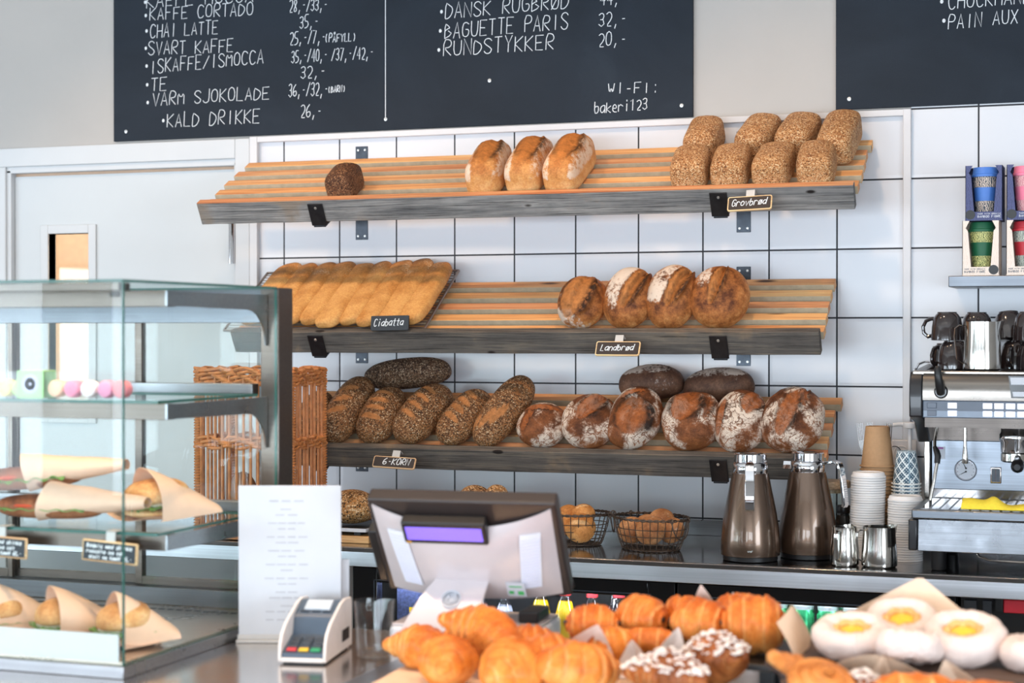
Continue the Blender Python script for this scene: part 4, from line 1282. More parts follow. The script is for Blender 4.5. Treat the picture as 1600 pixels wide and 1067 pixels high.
for xx, lit in ((2.129, 0), (2.180, 1), (2.267, 1), (2.295, 1), (2.323, 1), (2.351, 1)):
    for zz in (1.3135, 1.2935):
        part('button', B().box(x(xx - .0115), x(xx + .0115), y(-.5485), y(-.5455), z(zz), z(zz + .0145)), 'lit_button' if lit else 'panel_grey', cp, label='lit white button' if lit else None, bev=0.001)
pg = [(2.070, 1.405), (2.106, 1.405), (2.106, 1.289), (2.094, 1.289)]
b = B()
side = [(-.548, 1.290), (-.552, 1.34), (-.545, 1.385), (-.525, 1.406), (-.14, 1.42), (-.14, 1.215), (-.36, 1.215), (-.44, 1.27)]
n = len(side)
vs = [(x(2.072), y(a), z(c)) for a, c in side] + [(x(2.1055), y(a), z(c)) for a, c in side]
fs = [tuple(range(n)), tuple(reversed(range(n, 2 * n)))] + [((i + 1) % n, i, n + i, n + (i + 1) % n) for i in range(n)]
b.add(vs, fs)
part('side_cheek', b, 'machine_black', th, bev=0.004)
part('head_underside', B().box(x(2.106), x(RX), y(-.50), y(-.285), z(1.262), z(1.289)), 'machine_dark', th)
part('rear_body', B().box(x(2.100), x(RX), y(-.272), y(-.13), z(.96), z(1.398)), 'machine_black', th)
part('back_panel', B().box(x(2.1005), x(RX), y(-.280), y(-.2725), z(1.084), z(1.215)), 'machine_panel', th, bev=0.001)
part('upper_strip', B().box(x(2.1005), x(RX), y(-.286), y(-.2725), z(1.217), z(1.262)), 'machine_dark', th)
part('corner_post', B().box(x(2.082), x(2.098), y(-.300), y(-.16), z(1.06), z(1.24)), 'polished', th, bev=0.003)
part('splash_strip', B().box(x(2.1005), x(RX), y(-.276), y(-.2725), z(1.045), z(1.083)), 'mirror', th)
ga = part('gauge', B().lathe([(.0275, 0), (.0295, .002), (.0295, .007), (.0280, .009), (.0265, .007), (.0255, .0045), (.0001, .0045)], 40, mt=Matrix.Translation((x(2.190), y(-.2795), z(1.137))) @ Matrix.Rotation(R(90), 4, 'X')), 'chrome', th)
gp = (x(2.190), y(-.2846), z(1.137))
part('dial', B().lathe([(.0252, 0), (.0252, .0004), (.0001, .0004)], 40, mt=Matrix.Translation(gp) @ Matrix.Rotation(R(90), 4, 'X')), 'paper', ga)
b = B()
for dz, tip in ((.0045, (-.006, .018)), (-.0045, (-.0135, -.0125))):
    b.tube([(gp[0] + .001, gp[1] - .001, gp[2] + dz), (gp[0] + tip[0], gp[1] - .001, gp[2] + tip[1])], [.0013, .0006], 6)
    b.ball((gp[0] + .001, gp[1] - .001, gp[2] + dz), .0026, .001, .0026, 10, 6)
for q in range(11):
    a = R(220 - q * 26)
    b.tube([(gp[0] + .0200 * math.cos(a), gp[1] - .0006, gp[2] + .0200 * math.sin(a)), (gp[0] + .0235 * math.cos(a), gp[1] - .0006, gp[2] + .0235 * math.sin(a))], .0006, 5)
part('pointer', b, 'black', ga)
sg = part('sight_glass', B().box(x(2.254), x(2.283), y(-.2835), y(-.2795), z(1.1025), z(1.1465)), 'chrome', th, bev=0.003)
part('sight_window', B().box(x(2.258), x(2.279), y(-.2845), y(-.2830), z(1.107), z(1.142)), 'charcoal', sg)
part('sight_tube', B().tube([(x(2.269), y(-.2862), z(1.109)), (x(2.269), y(-.2862), z(1.140))], .0028, 10), 'pet', sg)
st = part('sticker', B().box(x(2.108), x(2.136), y(-.2808), y(-.2798), z(1.165), z(1.198)), 'paper', th)
M['purple'] = plain('purple_print', (150, 84, 150), 0.6)
part('sticker_bar', B().box(x(2.117), x(2.131), y(-.2812), y(-.2806), z(1.1915), z(1.1965)), 'purple', st)
b = B()
for q in range(5):
    b.box(x(2.110), x(2.118 + .003 * (q % 2)), y(-.2811), y(-.2806), z(1.170 + q * .004), z(1.1712 + q * .004))
part('sticker_text', b, 'ink', st)
# steam wand and hot-water spout
w = part('steam_wand', B().tube([(x(2.128), y(-.42), z(1.290)), (x(2.128), y(-.42), z(1.255)), (x(2.124), y(-.43), z(1.225)), (x(2.125), y(-.44), z(1.205)), (x(2.133), y(-.45), z(1.190)), (x(2.134), y(-.455), z(1.172)), (x(2.126), y(-.465), z(1.12)), (x(2.117), y(-.475), z(1.070))], [.006, .0045, .0045, .0045, .0045, .0045, .0042, .0042], 12), 'polished', th)
part('rubber_grip', B().tube([(x(2.125), y(-.44), z(1.207)), (x(2.131), y(-.448), z(1.196)), (x(2.1345), y(-.452), z(1.184)), (x(2.133), y(-.457), z(1.166))], [.0055, .0082, .0085, .0075], 12), 'black', w)
part('wand_joint', B().lathe([(.011, 0), (.013, .004), (.010, .012), (.007, .014)], 20, mt=Matrix.Translation((x(2.128), y(-.42), z(1.276)))), 'chrome', w)
w = part('water_spout', B().lathe([(.0078, 0), (.0085, .002), (.0075, .020), (.0048, .042), (.0042, .050), (.0042, .115)], 20, mt=Matrix.Translation((x(2.199), y(-.40), z(1.163)))), 'polished', th)
part('spout_joint', B().lathe([(.009, 0), (.016, .003), (.014, .010), (.009, .014)], 20, mt=Matrix.Translation((x(2.199), y(-.40), z(1.277)))), 'chrome', w)
k_ = part('steam_lever', B().tube([(x(2.152), y(-.555), z(1.352)), (x(2.151), y(-.565), z(1.366)), (x(2.148), y(-.572), z(1.392)), (x(2.146), y(-.572), z(1.414)), (x(2.146), y(-.570), z(1.421))], [.010, .0115, .0098, .0095, .006], 14), 'black', th)
part('lever_recess', B().lathe([(.018, 0), (.0165, .004), (.014, .006), (.0001, .006)], 28, mt=Matrix.Translation((x(2.152), y(-.5475), z(1.356))) @ Matrix.Rotation(R(90), 4, 'X')), 'black_gloss', k_)
b_ = part('badge', B().prism([(x(2.325), z(1.342)), (x(2.45), z(1.342)), (x(2.45), z(1.398)), (x(2.318), z(1.398))], y(-.5535), y(-.535)), 'black_gloss', th)
part('badge_inlay', B().prism([(x(2.330), z(1.346)), (x(2.445), z(1.346)), (x(2.445), z(1.358)), (x(2.328), z(1.358))], y(-.5545), y(-.5533)).prism([(x(2.325), z(1.376)), (x(2.445), z(1.376)), (x(2.445), z(1.394)), (x(2.322), z(1.394))], y(-.5545), y(-.5533)), 'paper', b_)
g_ = part('group_head', B().lathe([(.030, 0), (.036, .004), (.037, .03), (.040, .036), (.040, .05), (.036, .056), (.036, .095), (.030, .10)], 40, mt=Matrix.Translation((x(2.325), y(-.40), z(1.192)))), 'chrome', th)
part('portafilter', B().lathe([(.031, 0), (.036, .004), (.036, .022), (.030, .024)], 36, mt=Matrix.Translation((x(2.325), y(-.40), z(1.170)))), 'polished', g_)
part('portafilter_handle', B().tube([(x(2.333), y(-.43), z(1.184)), (x(2.336), y(-.47), z(1.178)), (x(2.338), y(-.50), z(1.172)), (x(2.339), y(-.53), z(1.168)), (x(2.339), y(-.545), z(1.167))], [.008, .010, .0155, .0165, .008], 16), 'black', g_)
dt = part('drip_tray', B().box(x(2.084), x(RX), y(-.600), y(-.28), z(1.034), z(1.058)), 'machine_panel', th, bev=0.004)
b = B()
for q in range(30):
    b.box(x(2.105 + q * .025), x(2.124 + q * .025), y(-.575), y(-.30), z(1.0578), z(1.0595))
part('tray_grate', b, 'mirror', dt)
part('front_panel', B().prism([(y(-.597), z(.952)), (y(-.58), z(.952)), (y(-.58), z(1.0335)), (y(-.589), z(1.0335))], x(2.099), x(RX), mt=Matrix(((0, 1, 0, 0), (1, 0, 0, 0), (0, 0, 1, 0), (0, 0, 0, 1)))), 'machine_front', th, bev=0.002)
part('base_body', B().box(x(2.099), x(RX), y(-.580), y(-.14), z(.955), z(1.0335)), 'machine_black', th)
part('base_cheek', B().box(x(2.076), x(2.0988), y(-.598), y(-.20), z(.953), z(1.0325)), 'machine_black', th, bev=0.004)
for xx, yy in ((2.146, -.545), (2.146, -.20), (2.78, -.545), (2.78, -.20)):
    part('foot', B().lathe([(.017, .0005), (.019, .004), (.020, .045), (.022, .056)], 24, mt=Matrix.Translation((x(xx), y(yy), 0))), 'black', th)
part('drain_hose', B().tube([(x(2.24), y(-.56), z(.952)), (x(2.25), y(-.575), z(.941)), (x(2.275), y(-.585), z(.935)), (x(2.33), y(-.585), z(.933)), (x(2.45), y(-.58), z(.932))], .003, 8), 'polished', th)

M['mug'] = plain('dark_brown_glaze', (44, 36, 36), 0.12, coat=0.7)


def mug(label, xx, yy, zz, ang, group='dark mugs on the espresso machine', h=.076, rot=None):
    """mug standing mouth down"""
    t_ = thing('mug', label, 'mug', (xx, yy, zz), ang, group, rot)
    part('cup', B().lathe([(.0405, 0), (.0420, .001), (.0418, .010), (.0405, .035), (.0360, .060), (.0290, h - .006), (.0260, h - .0035), (.0255, h), (.0225, h), (.0215, h - .003), (.0001, h - .003)], 40), 'mug', t_)
    part('handle', B().tube([(-.0390, 0, .014), (-.052, 0, .010), (-.064, 0, .020), (-.066, 0, .036), (-.058, 0, .052), (-.044, 0, .058), (-.034, 0, .058)], [.0055, .0055, .0052, .005, .0052, .0055, .0055], 10), 'mug', t_)
    return t_


TZ = 1.4100
mug('dark mug at the bottom left behind the steam lever', 2.164, -.340, TZ, R(200))
mug('dark mug with its handle to the left, upper of the left stack', 2.146, -.335, TZ + .0765, R(-12))
mug('dark mug tucked at the far left beside the lower left mug', 2.134, -.235, TZ, R(60), h=.068)
mug('dark mug behind the steel pitcher, lower one', 2.232, -.270, TZ, R(120))
mug('dark mug peeking over the steel pitcher', 2.218, -.272, TZ + .0765, R(100))
mug('dark mug right of the pitcher, lower one with handle forward', 2.318, -.250, TZ, R(75))
mug('dark tilted mug right of the pitcher, upper one', 2.302, -.245, TZ + .078, R(140), rot=(R(4), R(8), R(140)))
mug('dark mug at the right picture edge, lower one', 2.366, -.350, TZ, R(170))
mug('dark mug at the right picture edge, upper one', 2.358, -.350, TZ + .0765, R(150))
pitcher('tall shiny steel pitcher standing on the espresso machine among the mugs', 2.245, -.440, TZ, .0480, .0445, .126, R(-80))

M['yellow_cloth'] = plain('yellow_cloth', (244, 218, 66), 0.85, var=0.06, scale=200)
def cl(u, v):
    X = 2.205 + .155 * u + .003 * math.sin(v * 5)
    Y = -.585 + .075 * v + .006 * u
    A = .022 - .012 * max(0.0, min(1.0, (u - .45) / .25)) + .002 * math.sin(u * 14)
    Z = 1.0622 + A * max(0.0, math.sin(math.pi * v)) ** .45 + .008 * math.exp(-((u - .5) / .09) ** 2) * max(0.0, math.sin(math.pi * v))
    return (X - 2.28, Y + .54, Z - 1.06)
solo('cleaning_cloth', B().sheet(cl, 30, 16, .0025), 'yellow_cloth', 'folded yellow cleaning cloth on the drip tray of the espresso machine', 'cloth', (2.28, -.54, 1.0600))

# ------------------------------------------------------------------ wall shelf with boxed cups
th = thing('wall_shelf', 'narrow steel wall shelf holding boxed travel cups', 'shelf', (2.55, -.006, 1.632))
part('board', B().box(2.138 - 2.55, .5, -.215, 0, 0, .0305), 'steel_dim', th, bev=0.002)
part('end_bracket', B().box(2.168 - 2.55, 2.174 - 2.55, -.19, -.02, .0305, .052), 'paper', th)


def pattern_mat(name, c0, c1, scale):
    t = NT(name)
    v = t.co()
    w = t.n('TexWave', {'Vector': v, 'Scale': scale, 'Distortion': 9.0, 'Detail': 2.0, 'Detail Scale': 1.6}).outputs['Fac']
    n_ = t.noise(v, scale * 1.2, 3)
    t.p(Base_Color=t.mix(t.step(t.math('ADD', w, t.math('MULTIPLY', t.math('SUBTRACT', n_, .5), .8)), .42, .58), rgb(*c0), rgb(*c1)), Roughness=0.6)
    return t.m


M['carton_blue'] = pattern_mat('blue_print_carton', (64, 70, 112), (78, 86, 130), 60)
M['carton_cream'] = pattern_mat('cream_print_carton', (232, 214, 200), (238, 224, 212), 60)


def cup_box(label, xx, zz, carton, cup_c, pat, w=.098):
    t_ = thing('cup_box', label, 'boxed cup', (xx, -.155, zz), group='boxed travel cups on the wall shelf')
    h, d = .150, .048
    c = part('carton', B().box(-w / 2, w / 2, .044, .0465, 0, h).box(-w / 2, w / 2, -d, d - .002, 0, .003).box(-w / 2, -w / 2 + .0015, -d, d - .004, .003, h).box(w / 2 - .0015, w / 2, -d, d - .004, .003, h).box(-w / 2, w / 2, .02, .044, h - .002, h)
             .prism([(-w / 2, .003), (w / 2, .003), (w / 2, .024), (-w / 2, .024)], -d, -d + .0015)
             .prism([(-w / 2, .024), (-.026, .024), (-.034, .122), (-.040, .130), (-.030, h), (-w / 2, h)], -d, -d + .0015)
             .prism([(.026, .024), (w / 2, .024), (w / 2, h), (.030, h), (.040, .130), (.034, .122)], -d, -d + .0015), carton, t_)
    dark = carton == 'carton_blue'
    b = lettering(B(), 'MADE WITH ORGANIC', -.016 if dark else -.043, .0165, .045 if dark else .012, .0165, .0035, -d - .0003, .0005, .02, 2, 0)
    b = lettering(b, 'BAMBOO FIBRE', -.016 if dark else -.043, .008, .045 if dark else .012, .008, .006, -d - .0003, .0007, .02, 2, 0)
    part('lettering', b, 'paper' if dark else 'ink', c)
    part('emblem', B().lathe([(.013, 0), (.013, .0006), (.0001, .0006)], 24, mt=Matrix.Translation((-.036 if dark else .034, -d, .016)) @ Matrix.Rotation(R(90), 4, 'X'), sx=1.0, sy=1.0), 'black', c)
    cm = plain('cup_silicone', cup_c, 0.5)
    cu = part('cup', B().lathe([(.0225, .006), (.024, .008), (.0335, .122), (.0335, .124)], 36), pat, t_)
    part('band', B().lathe([(.0272, .055), (.0282, .055), (.0317, .092), (.0307, .092)], 36), cm, cu)
    part('lid', B().lathe([(.034, .121), (.0375, .1215), (.0375, .128), (.0345, .130), (.0325, .145), (.0315, .1475), (.0001, .1475)], 36), cm, cu)
    return t_


P1 = pattern_mat('leafy_blue_cream_print', (60, 72, 84), (224, 206, 192), 70)
P2 = pattern_mat('green_leaf_print', (78, 92, 50), (226, 224, 150), 95)
P3 = pattern_mat('pink_rose_print', (206, 120, 136), (236, 196, 196), 80)
P4 = pattern_mat('grey_flower_print', (120, 130, 124), (206, 212, 200), 80)
cup_box('cream boxed travel cup with green lid and leaf print, lower left', 2.222, 1.6628, 'carton_cream', (18, 92, 60), P2)
cup_box('cream boxed travel cup with red lid, lower right', 2.338, 1.6628, 'carton_cream', (190, 46, 58), P4)
cup_box('blue boxed travel cup with blue lid, upper left', 2.230, 1.8132, 'carton_blue', (74, 124, 204), P1)
cup_box('blue boxed travel cup with pink lid, upper right', 2.339, 1.8132, 'carton_blue', (240, 130, 160), P3)

# ------------------------------------------------------------------ wire baskets with rolls
M['wire'] = plain('dark_wire', (96, 82, 72), 0.4, 0.7, var=0.2)


def wire_basket(label, x0, y0, ang, rx=.112, ry=.088):
    th = thing('wire_basket', label, 'basket', (x0, y0, WT), ang, 'wire bread baskets')
    H = .086
    def pt(a, q, off=0):
        k = .76 + .24 * q ** .8
        return ((rx * k + off) * math.cos(a), (ry * k + off) * math.sin(a), .003 + H * q)
    N = 44
    b = B()
    for q in (0.0, .22, .45, .68):
        b.tube([pt(2 * math.pi * i / N, q) for i in range(N)], .0013, 6, closed=True)
    for i in range(30):
        a = 2 * math.pi * i / 30
        b.tube([pt(a, q / 6) for q in range(7)], .0013, 6)
    for i in range(-3, 4):
        s = i / 4
        c = math.sqrt(1 - s * s) * .76
        b.tube([(rx * .76 * s, -ry * c, .003), (rx * .76 * s, ry * c, .003)], .0012, 6)
        b.tube([(-rx * c, ry * .76 * s, .003), (rx * c, ry * .76 * s, .003)], .0012, 6)
    part('wire_mesh', b, 'wire', th)
    b = B()
    for ph in (0, math.pi):
        b.tube([(pt(2 * math.pi * i / 88, 1)[0] * (1 + .012 * math.cos(i * 1.3 + ph)), pt(2 * math.pi * i / 88, 1)[1] * (1 + .012 * math.cos(i * 1.3 + ph)), .003 + H + .0026 * math.sin(i * 1.3 + ph)) for i in range(88)], .0022, 6, closed=True)
    part('rim', b, 'wire', th)
    for sg_ in (-1, 1):
        b = B().tube([(sg_ * (rx + .004 + .006 * math.sin(math.pi * q / 14)), .030 * math.cos(math.pi * (q / 14)), .003 + H - .052 * math.sin(math.pi * q / 14)) for q in range(15)], .0019, 6)
        for s2 in (-1, 1):
            b.tube([(sg_ * (rx + .004) + .006 * math.cos(q * .7), s2 * .030, .003 + H + .006 * math.sin(q * .7)) for q in range(10)], .0019, 6)
        part('handle', b, 'wire', th)
    return th


wire_basket('wire basket of pale rolls, the fully visible one left of the coffee pots', 1.342, -.385, R(-35), .121, .095)
wire_basket('wire basket of golden rolls half hidden behind the till', 1.098, -.350, R(8))
wire_basket('wire basket of seeded rolls behind the till screen', 0.790, -.330, R(10))


def roll(name, label, mat, c, r, seed, rot, group, h=.75, sc=()):
    r *= .94
    me = loaf_mesh(name, mat, r, r, r * h, seed, 1, 1, .8, 0, .06, 16, scores=sc, flour=lambda a, b_, c_, n: .5 + .3 * n, nu=44, nv=32)
    o = link(name, me, None, c, tuple(R(q) for q in rot))
    tag(o, label, 'bread roll', group)


g_ = 'pale rolls in the visible wire basket'
roll('bread_roll', 'floury roll at the left end of the fully visible basket', 'roll_crust', (1.288, -.390, .952), .041, 101, (70, 0, 20), g_)
roll('bread_roll', 'biggest floury roll at the front centre of the visible basket', 'roll_crust', (1.350, -.415, .955), .047, 102, (60, 0, -10), g_)
roll('bread_roll', 'floury roll at the right end of the visible basket', 'roll_crust', (1.402, -.385, .955), .040, 103, (60, 20, -30), g_)
roll('bread_roll', 'floury roll at the back left of the visible basket', 'roll_crust', (1.322, -.345, .962), .043, 104, (20, 0, 0), g_)
roll('bread_roll', 'topmost floury roll in the visible basket', 'roll_crust', (1.365, -.355, .982), .038, 105, (30, 10, 0), g_)
g_ = 'golden rolls in the half hidden basket'
roll('bread_roll', 'golden roll right front in the half hidden basket', 'roll_gold', (1.135, -.385, .950), .047, 106, (55, 0, 10), g_, .85, [(-.6, 0, .6, 0, .008, .003, .003)])
roll('bread_roll', 'golden roll on the left of the half hidden basket', 'roll_gold', (1.066, -.375, .957), .044, 107, (50, 0, -10), g_, .85)
roll('bread_roll', 'topmost golden roll in the half hidden basket', 'roll_gold', (1.128, -.338, .985), .037, 108, (25, 0, 0), g_, .8, [(-.5, -.2, .5, .3, .006, .002, .003)])
roll('bread_roll', 'golden roll at the back left of the half hidden basket', 'roll_gold', (1.078, -.318, .978), .038, 109, (25, 0, 0), g_, .8)
g_ = 'seeded rolls behind the till'
M['seed_roll'] = bread_mat('seeded_roll_crust', (120, 80, 46), (176, 122, 70), (206, 158, 100), seed=1.0, seed_cols=[(0, (60, 44, 32)), (0.25, (134, 100, 64)), (0.5, (190, 150, 108)), (0.75, (222, 192, 152))], seed_scale=190, bump=0.9)
roll('seeded_roll', 'seeded roll at the left of the heap peeking over the till', 'seed_roll', (.735, -.340, 1.003), .046, 111, (0, 0, 0), g_, .7)
roll('seeded_roll', 'broad seeded roll in the middle of the heap over the till', 'seed_roll', (.800, -.345, 1.022), .052, 112, (0, 8, 0), g_, .75)
roll('seeded_roll', 'round seeded roll at the right of the heap over the till', 'seed_roll', (.868, -.350, 1.031), .036, 113, (20, 0, 0), g_, .95)
roll('seeded_roll', 'seeded roll at the bottom of the heap behind the till', 'seed_roll', (.790, -.330, .950), .058, 114, (0, 0, 0), g_, .7)

# loaf on a tray at the left of the counter
th = thing('bread_board', 'wooden board under the tray left of the till', 'board', (.42, -.42, WT))
part('board', B().box(-.072, .13, -.13, .12, 0, .020), 'walnut', th, bev=0.002)
th = thing('serving_tray', 'dark flat tray with a pale rim on the wooden board', 'tray', (.42, -.42, WT + .0203))
part('plate', B().box(-.066, .115, -.12, .11, .012, .018), 'black', th)
part('foot', B().box(-.05, -.03, -.10, .09, 0, .012), 'black', th)
part('foot', B().box(.07, .09, -.10, .09, 0, .012), 'black', th)
part('rim', B().box(-.069, .118, -.1235, -.1205, .012, .022).box(.1155, .1185, -.12, .11, .012, .022), 'paper', th)
me = loaf_mesh('round_loaf', 'seed_roll', .080, .080, .060, 121, 1, .9, .7, 0, .05, 10, flour=lambda a, b_, c_, n: .12 + .3 * (c_ > .6) + .2 * n)
o = link('round_loaf', me, None, (.438, -.425, WT + .0205 + .020 + .044))
tag(o, 'round seeded loaf on the dark tray left of the till', 'bread')

# ------------------------------------------------------------------ wicker basket
M['wicker'] = plain('brown_wicker', (198, 126, 72), 0.5, var=0.25, scale=45)
WX0, WX1, WY0, WY1, WZ = .030, .338, -.615, -.410, 1.400
wcx, wcy = (WX0 + WX1) / 2, (WY0 + WY1) / 2
th = thing('wicker_basket', 'tall brown wicker basket behind the display case', 'basket', (wcx, wcy, WT))
hx, hy, H = (WX1 - WX0) / 2, (WY1 - WY0) / 2, WZ - WT
def per(s):
    s = s % 1.0
    pts = [(-hx, -hy), (hx, -hy), (hx, hy), (-hx, hy), (-hx, -hy)]
    ln = [2 * hx, 2 * hy, 2 * hx, 2 * hy]
    tot = sum(ln)
    d = s * tot
    for i in range(4):
        if d <= ln[i]:
            k = d / ln[i]
            return (pts[i][0] + (pts[i + 1][0] - pts[i][0]) * k, pts[i][1] + (pts[i + 1][1] - pts[i][1]) * k)
        d -= ln[i]
    return pts[0]
b = B()
for i in range(44):
    p = per((i + .5) / 44)
    b.tube([(p[0], p[1], .01), (p[0], p[1], H - .02)], .0042, 7)
part('stakes', b, 'wicker', th)
for zc, nn in ((H - .022, 6), (.285, 4), (.027, 4)):
    b = B()
    for q in range(nn):
        zz = zc + (q - (nn - 1) / 2) * .0085
        b.tube([(per(i / 88)[0] * (1 + .05 * (1 if (i + q) % 4 < 2 else -1)), per(i / 88)[1] * (1 + .05 * (1 if (i + q) % 4 < 2 else -1)), zz + .004 * math.sin(i * .9 + q * 1.7)) for i in range(88)], .0052, 6, closed=True)
    part('woven_band', b, 'wicker', th)
for sx_, sy_ in ((-1, -1), (1, -1), (1, 1), (-1, 1)):
    b = B().tube([(sx_ * hx, sy_ * hy, 0.002), (sx_ * hx, sy_ * hy, H)], .008, 8)
    b.tube([(sx_ * hx + .0095 * math.cos(i * .9), sy_ * hy + .0095 * math.sin(i * .9), .004 + (H - .01) * i / 420) for i in range(421)], .0028, 5)
    part('corner_post', b, 'wicker', th)
part('base', B().box(-hx, hx, -hy, hy, .004, .012), 'wicker', th)
M['bag'] = glass('clear_bread_bag', (0.95, 0.93, 0.92), 0.15, 1.6)
M['bag_crust'] = M['roll_crust']
for i, (dx, lab) in enumerate(((.055, 'bread in a clear bag, right one inside the wicker basket'), (-.06, 'bread in a clear bag, left one inside the wicker basket'))):
    t_ = thing('bagged_bread', lab, 'bread', (wcx + dx, wcy, WT + .014), group='bagged breads in the wicker basket')
    link('loaf', loaf_mesh('loaf', 'roll_crust', .046, .046, .09, 131 + i, 1, 1, .95, 0, .06, 12, nu=40, nv=30), t_, (0, 0, .09))
    part('bag', B().lathe([(.03, .001), (.052, .02), (.054, .10), (.050, .20), (.040, .28), (.022, .33), (.030, .36)], 24), 'bag', t_)

# ------------------------------------------------------------------ front counter
FC = 0.88
M['counter_steel'] = steel('front_counter_steel', (204, 196, 190), 0.17, streak=0.06, smudge=0.08)
th = thing('front_counter', 'steel topped customer counter at the front carrying till and pastries', 'counter', (1.0, -2.32, FC))
part('top', B().box(-3.0, 2.2, -.56, .585, -.03, 0), 'counter_steel', th, bev=0.002)
part('cabinet', B().box(-2.95, 2.15, -.50, .53, -FC, -.0305), 'white', th)

# ------------------------------------------------------------------ glass display case
CX, CY0, CY1, CT = 0.890, -2.367, -1.700, 0.724
cx0 = -0.75
th = thing('display_case', 'glass and steel sandwich display case at the left of the counter', 'display case', (0.2, -2.03, FC + .0004))
ox, oy = -0.2, 2.03
def cb(x0, x1, y0, y1, z0, z1, b=None):
    return (b or B()).box(x0 + ox, x1 + ox, y0 + oy, y1 + oy, z0, z1)
part('base', cb(cx0, CX + .003, CY0 - .004, CY1, 0, .022), 'steel', th, bev=0.001)
M['deck_steel'] = steel('case_floor_steel', (206, 190, 176), 0.3)
part('deck', cb(cx0, CX - .008, CY0 + .012, CY1 - .002, .0222, .027), 'deck_steel', th)
part('white_fascia', cb(cx0, CX - .014, CY0 + .007, CY0 + .0105, .0275, .078), 'white', th)
gp = [M['case_glass'], M['glass_edge']]
def pane(name, x0, x1, y0, y1, z0, z1, thin, parent):
    """glass slab; the faces across its thin side get the green cut-edge colour"""
    b = cb(x0, x1, y0, y1, z0, z1)
    for i, f in enumerate(b.f):
        ax = {0: 2, 1: 2, 2: 1, 3: 1, 4: 0, 5: 0}[i]
        b.k[i] = 0 if ax == thin else 1
    return part(name, b, gp, parent)
pane('front_glass', cx0, CX, CY0, CY0 + .006, .0225, CT - .004, 1, th)
pane('side_glass', CX - .006, CX, CY0 + .0065, CY1 - .067, .0225, CT - .004, 0, th)
pane('top_glass', cx0, CX, CY0, CY1 - .067, CT - .0035, CT + .0015, 2, th)
part('top_front_strip', cb(cx0, CX - .012, CY0 + .0065, CY0 + .045, CT - .019, CT - .0045), 'steel_case', th, bev=0.001)
part('corner_clip', B().lathe([(.008, 0), (.010, .002), (.010, .008), (.008, .010)], 18, mt=Matrix.Translation((CX - .035 + ox, CY0 + .03 + oy, CT - .030))), 'dark_brown', th)
b = cb(CX - .040, CX + .004, CY1 - .066, CY1, .0225, CT)
part('rear_post', b, 'steel_case', th, bev=0.002)
b = cb(cx0, CX - .0405, CY1 - .05, CY1, CT - .03, CT)
b = cb(cx0, CX - .0405, CY1 - .05, CY1 - .03, CT - .075, CT - .031, b)
b = cb(cx0, CX - .0405, CY1 - .05, CY1, .0275, .065, b)
part('rear_rails', b, 'steel_dim', th, bev=0.001)
for x0, x1, yy in ((0.515, CX - .0405, CY1 - .028), (0.175, 0.528, CY1 - .012), (-.2, .19, CY1 - .028)):
    b = cb(x0, x0 + .018, yy, yy + .010, .066, CT - .032)
    b = cb(x1 - .012, x1, yy, yy + .010, .066, CT - .032, b)
    b = cb(x0 + .018, x1 - .012, yy, yy + .010, CT - .06, CT - .032, b)
    b = cb(x0 + .018, x1 - .012, yy, yy + .010, .066, .085, b)
    sd = part('sliding_door', b, 'steel_case', th, bev=0.001)
    part('door_glass', cb(x0 + .018, x1 - .012, yy + .003, yy + .007, .085, CT - .06), 'case_glass', sd)
for zs in (1.378 - FC, 1.125 - FC):
    gs = pane('glass_shelf', cx0, CX - .028, CY0 + .165, CY1 - .10, zs - .006, zs, 2, th)
    part('shelf_rail', cb(cx0, CX - .05, CY1 - .085, CY1 - .055, zs - .004, zs + .020), 'steel', gs, bev=0.001)
for zs in (1.590 - FC, 1.378 - FC - .0065, 1.125 - FC - .0065):
    part('light_rail', cb(cx0, CX - .030, CY0 + .20, CY0 + .235, zs - .032, zs - .001), 'steel_case', th, bev=0.001)
    pr = [(CY0 + .19, zs - .001), (CY0 + .19, zs - .03), (CY1 - .15, zs - .034)]
    for q in range(7):
        a = R(90 * q / 6)
        pr.append((CY1 - .150 + .075 * math.sin(a), zs - .034 - .075 * (1 - math.cos(a))))
    pr += [(CY1 - .068, zs - .11), (CY1 - .068, zs - .001)]
    b = B()
    n = len(pr)
    vs = [(CX - .026 + ox, a + oy, c) for a, c in pr] + [(CX - .022 + ox, a + oy, c) for a, c in pr]
    b.add(vs, [tuple(range(n)), tuple(reversed(range(n, 2 * n)))] + [((i + 1) % n, i, n + i, n + (i + 1) % n) for i in range(n)])
    part('shelf_bracket', b, 'steel', th)
b = B()
for q in range(48):
    cb(CX - .05 - q * .022, CX - .036 - q * .022, CY1 - .105, CY1 - .095, .0271, .0277, b)
part('air_slots', b, 'black', th)

# things inside the case
S1, S2, DK = 1.378 + .0008, 1.125 + .0008, FC + .0274 + .0004
t_ = thing('macaron_box', 'clear box with pale green sleeve holding a row of macarons', 'box', (0.622, -2.155, S1))
b = B().box(-.152, .152, -.020, .020, 0, .0015)
for q in ((-.152, -.151, -.020, .020), (.151, .152, -.020, .020), (-.151, .151, -.020, -.019), (-.151, .151, .019, .020)):
    b.box(q[0], q[1], q[2], q[3], .0015, .052)
b.box(-.152, .152, -.020, .020, .052, .053)
M['clear_box'] = glass('clear_box_plastic', (0.99, 0.98, 0.98), 0.05, 0.25)
part('clear_case', b, 'clear_box', t_)
M['mint'] = plain('mint_card', (172, 222, 160), 0.6)
sl = part('sleeve', B().box(-.0955, -.0345, -.0215, -.0205, -.0, .0545).box(-.0955, -.0345, .0205, .0215, -.0, .0545).box(-.0955, -.0345, -.0205, .0205, .0535, .0545), 'mint', t_)
part('round_label', B().lathe([(.0185, 0), (.0185, .0006), (.0001, .0006)], 32, mt=Matrix.Translation((-.065, -.0215, .028)) @ Matrix.Rotation(R(90), 4, 'X')), 'paper', sl)
